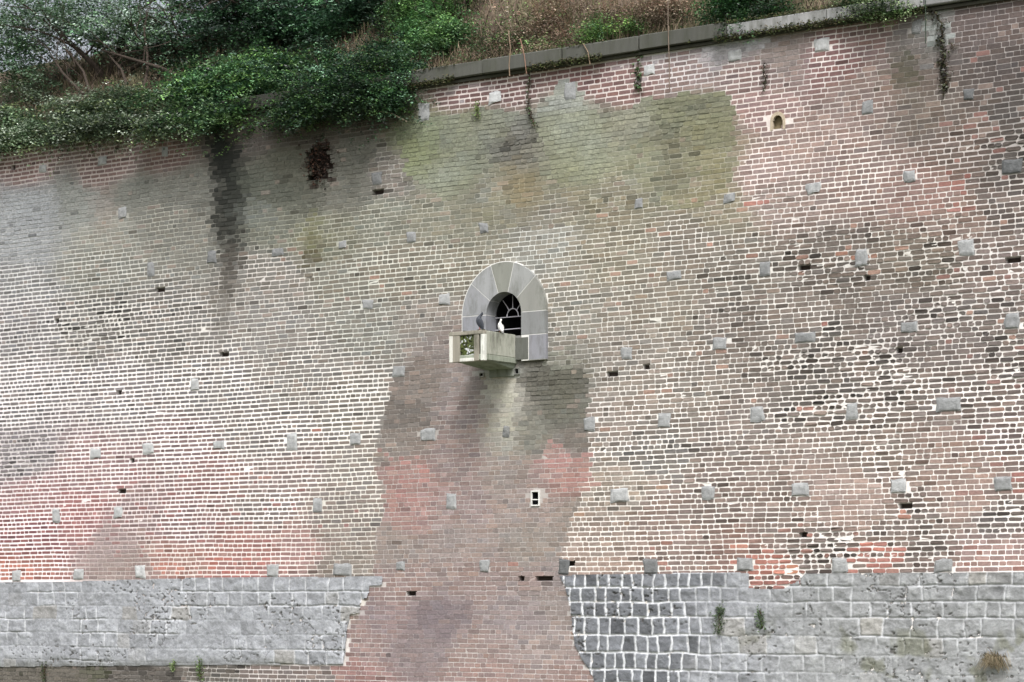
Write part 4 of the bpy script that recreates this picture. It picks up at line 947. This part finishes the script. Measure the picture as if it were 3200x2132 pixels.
tree('trailing_plant', (W(2000, 20)[0], .45, ZTOP + .22), [B(1960, 4, .1, 30, 10, 60, .2), B(2030, -4, .0, 50, 12, 130, .2), B(2090, -8, -.04, 34, 12, 90, .15), B(2000, 18, -.1, 36, 4, 34, .06), B(2060, 10, -.1, 30, 6, 40, .06)],
     [(P3(1960, 8, .2), P3(2030, 0, 0), .015), (P3(2060, 4, .2), P3(2100, -6, 0), .012)],
     'low green trailing plant on the coping right of the evergreen bush', 'plant', [(56, 84, 48), (74, 100, 58), (44, 66, 40), (150, 168, 128)], .04, 32, per=30, spray=.14, flat=.3, blen=.3, depth=1)

tree('broadleaf_bush', (W(1130, 120)[0], .9, bz_at(W(1130, 120)[0], .9)), [B(1110, 110, .8, 40, 20, 80, .3), B(1240, 112, .7, 44, 18, 90, .3), B(1180, 90, 1.0, 50, 20, 70, .3)],
     [(P3(1130, 140, .8), P3(1110, 105, .8), .012), (P3(1220, 140, .7), P3(1245, 105, .7), .012)],
     'low loose green growth on the slope around the foot of the bare sapling', 'bush', MID + DRY, .038, 41, per=30, spray=.15, flat=.4, blen=.3, depth=1)
tree('broadleaf_bush', (W(1390, 90)[0], .8, bz_at(W(1390, 90)[0], .8)), [B(1375, 68, .7, 30, 18, 80, .25), B(1450, 60, .8, 24, 12, 40, .25)],
     [(P3(1380, 95, .7), P3(1375, 65, .7), .01), (P3(1440, 88, .8), P3(1450, 60, .8), .01)],
     'small bright green bush among the brown brambles above the coping', 'bush', BRT + MID, .036, 42, per=34, spray=.13, flat=.4, blen=.25, depth=1)
# moss and small plants along the coping
rs = np.random.default_rng(301)
mx = rs.uniform(W(950, 190)[0], W(2140, 10)[0], 9000)
mk = fbm(mx * 1.7, mx * 0 + 3, 303, 4) > .52
mx = mx[mk]; nm = len(mx); top_ = rs.random(nm) < .45
mz = np.where(top_, ZTOP + .21 + rs.random(nm) * .04, ZTOP + .0 + rs.normal(0, .03, nm)); my = np.where(top_, rs.uniform(-.14, .1, nm), rs.uniform(-.16, -.12, nm))
cp_ = np.array([lin(c) for c in [(58, 66, 38), (74, 84, 46), (48, 52, 34), (66, 64, 44), (90, 84, 62)]])
nn_ = np.zeros((nm, 3)); nn_[:, 2] = .6; nn_[:, 1] = -.6
V_, F_, C_ = leaves_arr(np.stack([mx, my, mz], 1), nn_, .035, cp_[rs.integers(0, 5, nm)], rs, .7)
tag(quads('moss', V_, F_, mat=M_DRYLEAF, col=C_), 'dark moss growing on the top and lower edge of the coping', 'moss', kind='stuff')
# dry grass over the bank
rs = np.random.default_rng(55)
n_ = 26000
gu = rs.uniform(-13, 10.5, n_); gv = .5 + rs.random(n_) ** 1.4 * 5
gz_ = bank_z(gu, gv)
kp = fbm(gu * 1.3, gv * 1.3, 77, 3) > .36
gu, gv, gz_ = gu[kp], gv[kp], gz_[kp]; n_ = len(gu)
hgt = rs.uniform(.08, .3, n_); lean = rs.normal(0, .09, (n_, 2)); wd = rs.uniform(.004, .010, n_)
az = rs.uniform(0, np.pi, n_)
V = np.empty((n_, 4, 3)); ca, sa_ = np.cos(az) * wd, np.sin(az) * wd
V[:, 0] = np.stack([gu - ca, gv - sa_, gz_ - .02], 1); V[:, 1] = np.stack([gu + ca, gv + sa_, gz_ - .02], 1)
V[:, 2] = np.stack([gu + ca * .5 + lean[:, 0], gv + sa_ * .5 + lean[:, 1] - .03, gz_ + hgt], 1); V[:, 3] = np.stack([gu - ca * .5 + lean[:, 0] * .95, gv - sa_ * .5 + lean[:, 1] - .03, gz_ + hgt], 1)
pal = np.array([lin(c) for c in [(128, 114, 96), (104, 92, 78), (146, 132, 112), (84, 92, 60), (78, 68, 58)]])
cc = pal[rs.integers(0, 5, n_)] * rs.uniform(.7, 1.2, (n_, 1))
dg = quads('dry_grass', V.reshape(-1, 3), np.arange(n_)[:, None] * 4 + np.arange(4)[None], mat=M_DRYLEAF, col=np.repeat(cc, 4, 0))
tag(dg, 'dry brown grass and litter covering the slope above the wall', 'grass', kind='stuff')

# climbers in the cracks, weeds
def creeper(pts, label, cat, palette, seed, nleaf, lsize=.045, spread=.04, rad=.008, name='wall_creeper', group=None, leafless=False, mat=None):
    P = [Vector((W(x, y)[0], -.035, W(x, y)[1])) for x, y in pts]
    root = empty(name, P[-1] if len(P) > 1 else P[0]); tag(root, label, cat, group)
    rs_ = np.random.default_rng(seed); m = MB(); o = root.location
    dense = []
    for i in range(len(P) - 1):
        for t in np.linspace(0, 1, 5)[:-1]: dense.append(P[i].lerp(P[i + 1], t) + Vector((rs_.normal(0, .012), rs_.normal(0, .004), 0)))
    dense.append(P[-1])
    m.tube(dense, rad, 5, lin((70, 58, 46)))
    for k_ in range(5):
        q = dense[rs_.integers(0, len(dense))]; m.tube([q, q + Vector((rs_.normal(0, .06), -.01, rs_.normal(0, .05)))], [rad * .6, rad * .3], 4, lin((70, 58, 46)))
    m.build('stem', M_BARK, root).location = -Vector(o)
    idx = rs_.integers(0, len(dense), nleaf)
    Pp = np.array([list(dense[i]) for i in idx]) + rs_.normal(0, 1, (nleaf, 3)) * np.array([spread, .012, spread * .9]) + np.array([0, -.012, 0])
    pal_ = np.array([lin(c) for c in palette]); C = pal_[rs_.integers(0, len(pal_), nleaf)] * rs_.uniform(.7, 1.3, (nleaf, 1))
    nn = np.zeros((nleaf, 3)); nn[:, 1] = -1; nn[:, 2] = .5
    V_, F_, C_ = leaves_arr(Pp, nn, lsize, C, rs_, .8)
    quads('foliage', V_ - np.array(list(o)), F_, mat=mat or M_LEAF, col=C_, parent=root)
    return root
IVYD = [(44, 42, 34), (58, 54, 40), (36, 34, 30), (60, 66, 44)]
creeper([(2150, 28), (2168, 60), (2163, 90), (2172, 120), (2166, 150), (2176, 175), (2172, 208)], 'blackened creeper running down the long crack at the upper right', 'creeper', IVYD, 61, 260, .05, .045)
creeper([(1222, 170), (1218, 215), (1216, 250), (1224, 268), (1232, 290)], 'thin dark creeper in the crack above the green moss', 'creeper', IVYD + [(70, 96, 52)], 62, 110, .04, .03)
creeper([(1470, 104), (1466, 150), (1472, 175), (1466, 195), (1474, 205)], 'green leafed creeper hanging left of the upper pale square stone', 'creeper', [(70, 96, 54), (54, 76, 44), (40, 50, 34)], 63, 90, .05, .035)
creeper([(1760, 145), (1757, 165), (1762, 180), (1758, 205)], 'short dark withered creeper under the upper right pale stone', 'creeper', IVYD, 64, 44, .035, .03)
creeper([(2195, 110), (2187, 100)], 'tiny dark sprig just right of the long crack', 'creeper', IVYD, 65, 12, .03, .02)
creeper([(735, 340), (728, 372), (742, 405)], 'blackish brown withered clump filling the dark gap in the wall', 'withered plant', [(54, 40, 34), (42, 34, 30), (34, 30, 26), (74, 52, 42)], 66, 420, .045, .13, name='withered_plant', mat=M_DRYLEAF)
creeper([(1654, 1448), (1656, 1420), (1660, 1396)], 'fern like weed on the right plinth, the taller one beside the dark blocks', 'weed', [(58, 78, 48), (72, 92, 60), (48, 64, 42), (96, 108, 84)], 67, 300, .028, .05, name='wall_weed', group='weeds on the right plinth')
creeper([(1752, 1442), (1750, 1422), (1748, 1402)], 'smaller bright weed on the right plinth, nearer the middle of the right side', 'weed', [(66, 88, 52), (82, 104, 64), (54, 72, 46)], 68, 190, .028, .045, name='wall_weed', group='weeds on the right plinth')
creeper([(398, 1538), (404, 1520)], 'pale green sprig at the foot of the left plinth, left of its twin', 'weed', [(110, 132, 80), (92, 116, 66), (130, 150, 96)], 69, 90, .028, .035, name='wall_weed', group='weeds at the left plinth foot')
creeper([(466, 1560), (460, 1540), (462, 1518)], 'darker green weed trailing from the left plinth foot, right of its twin', 'weed', [(78, 104, 52), (62, 84, 44), (104, 126, 72)], 70, 170, .03, .05, name='wall_weed', group='weeds at the left plinth foot')
creeper([(104, 1560), (106, 1528)], 'dark mossy weed below the far left end of the plinth', 'weed', [(60, 72, 40), (48, 56, 34)], 71, 110, .03, .05, name='wall_weed')
creeper([(1100, 268), (1098, 254), (1102, 242)], 'small pale green tuft on the moss below the first pale square stone', 'weed', [(110, 130, 78), (96, 116, 64)], 72, 110, .03, .05, name='wall_weed')
creeper([(205, 345), (210, 320), (205, 300)], 'thin dark stem hanging over the coping at the upper left', 'creeper', IVYD, 73, 14, .03, .02, rad=.012)

# straw tuft bottom right
rs = np.random.default_rng(91)
c0 = W(2290, 1520); n_ = 300
root = empty('straw_tuft', (c0[0], -.06, c0[1])); tag(root, 'tuft of dry straw hanging from the plinth at the lower right corner', 'grass tuft')
V = []
for i in range(n_):
    a_ = rs.uniform(-1.3, 1.3); L_ = rs.uniform(.1, .26); b0_ = np.array([rs.normal(0, .05), rs.normal(0, .01), rs.normal(0, .03)])
    p1_ = b0_ + np.array([math.sin(a_) * L_ * .6, -rs.uniform(.03, .10), math.cos(a_) * L_ * .45]); p2_ = p1_ + np.array([math.sin(a_) * L_ * .5, -.03, -L_ * .75])
    w_ = np.array([.003, 0, .002])
    V += [b0_ - w_, b0_ + w_, p1_ + w_, p1_ - w_, p1_ - w_, p1_ + w_, p2_ + w_ * .4, p2_ - w_ * .4]
pal = np.array([lin(c) for c in [(158, 146, 122), (132, 120, 98), (100, 90, 74), (78, 76, 58)]])
quads('straw', np.array(V), np.arange(n_ * 2)[:, None] * 4 + np.arange(4)[None], mat=M_DRYLEAF, col=np.repeat(pal[rs.integers(0, 4, n_)], 8, 0), parent=root)

# trailing bare vines over the coping
def vine(pts, label, r_=.009, c=(120, 104, 88)):
    P = [(W(x, y, -.15)[0], -.15 - .01 * (i % 2), W(x, y, -.15)[1]) for i, (x, y) in enumerate(pts)]
    m = MB(); m.tube(P, r_, 5, lin(c)); o = m.build('bare_vine', M_BARK, origin=P[-1]); tag(o, label, 'vine', 'bare vines over the coping')
vine([(1168, 70), (1174, 110), (1170, 150), (1172, 175)], 'pale bare vine crossing the coping below the sapling', .010)
vine([(1196, 90), (1206, 130), (1210, 170)], 'reddish bare vine just right of the pale one below the sapling', .008, (132, 104, 90))
vine([(1340, 100), (1352, 120), (1356, 148)], 'bare vine hanging over the coping under the brown brambles', .009)
vine([(1535, 0), (1536, 60), (1538, 150), (1539, 205)], 'long straight bare vine hanging down past the coping onto brick', .008, (110, 98, 88))
vine([(870, 255), (905, 262), (935, 280)], 'short twisted pale twig at the end of the hanging foliage', .010, (170, 158, 142))
vine([(2126, -10), (2128, 40), (2127, 100)], 'dark straight stem left of the long crack at upper right', .007, (50, 62, 52))

# ------------------------------------------------------------------ camera, light, world
cam = bpy.data.cameras.new('camera'); co = link(bpy.data.objects.new('camera', cam))
cam.sensor_width = 36; cam.lens = F / 1024 * 36; cam.shift_y = (603 - 341) / 1024; cam.clip_end = 2000; cam.clip_start = .5
co.location = (CX, CY, EYE); co.rotation_euler = (math.radians(90), 0, TH)
scene.camera = co

SUN_AZ = math.radians(38); SUN_EL = math.radians(52)
d = Vector((math.sin(SUN_AZ) * math.cos(SUN_EL), -math.cos(SUN_AZ) * math.cos(SUN_EL), math.sin(SUN_EL)))
sun = bpy.data.lights.new('sun', 'SUN'); so = link(bpy.data.objects.new('sun', sun))
sun.energy = 1.7; sun.angle = math.radians(14); sun.color = (1, .985, .96)
so.rotation_euler = d.to_track_quat('Z', 'Y').to_euler(); so.location = (0, -10, 30)
w = bpy.data.worlds.new('World'); scene.world = w; w.use_nodes = True
nt = w.node_tree; bg = nt.nodes['Background']; sky = nt.nodes.new('ShaderNodeTexSky'); sky.sky_type = 'NISHITA'; sky.sun_disc = False
sky.sun_elevation = SUN_EL; sky.sun_rotation = math.atan2(d.x, d.y); sky.dust_density = 7; sky.air_density = .8; sky.ozone_density = .5
hs = nt.nodes.new('ShaderNodeHueSaturation'); hs.inputs['Saturation'].default_value = .35; nt.links.new(sky.outputs[0], hs.inputs['Color']); nt.links.new(hs.outputs[0], bg.inputs[0]); bg.inputs[1].default_value = .15
scene.view_settings.view_transform = 'Standard'; scene.view_settings.look = 'None'; scene.view_settings.gamma = 1; scene.view_settings.exposure = 0.60
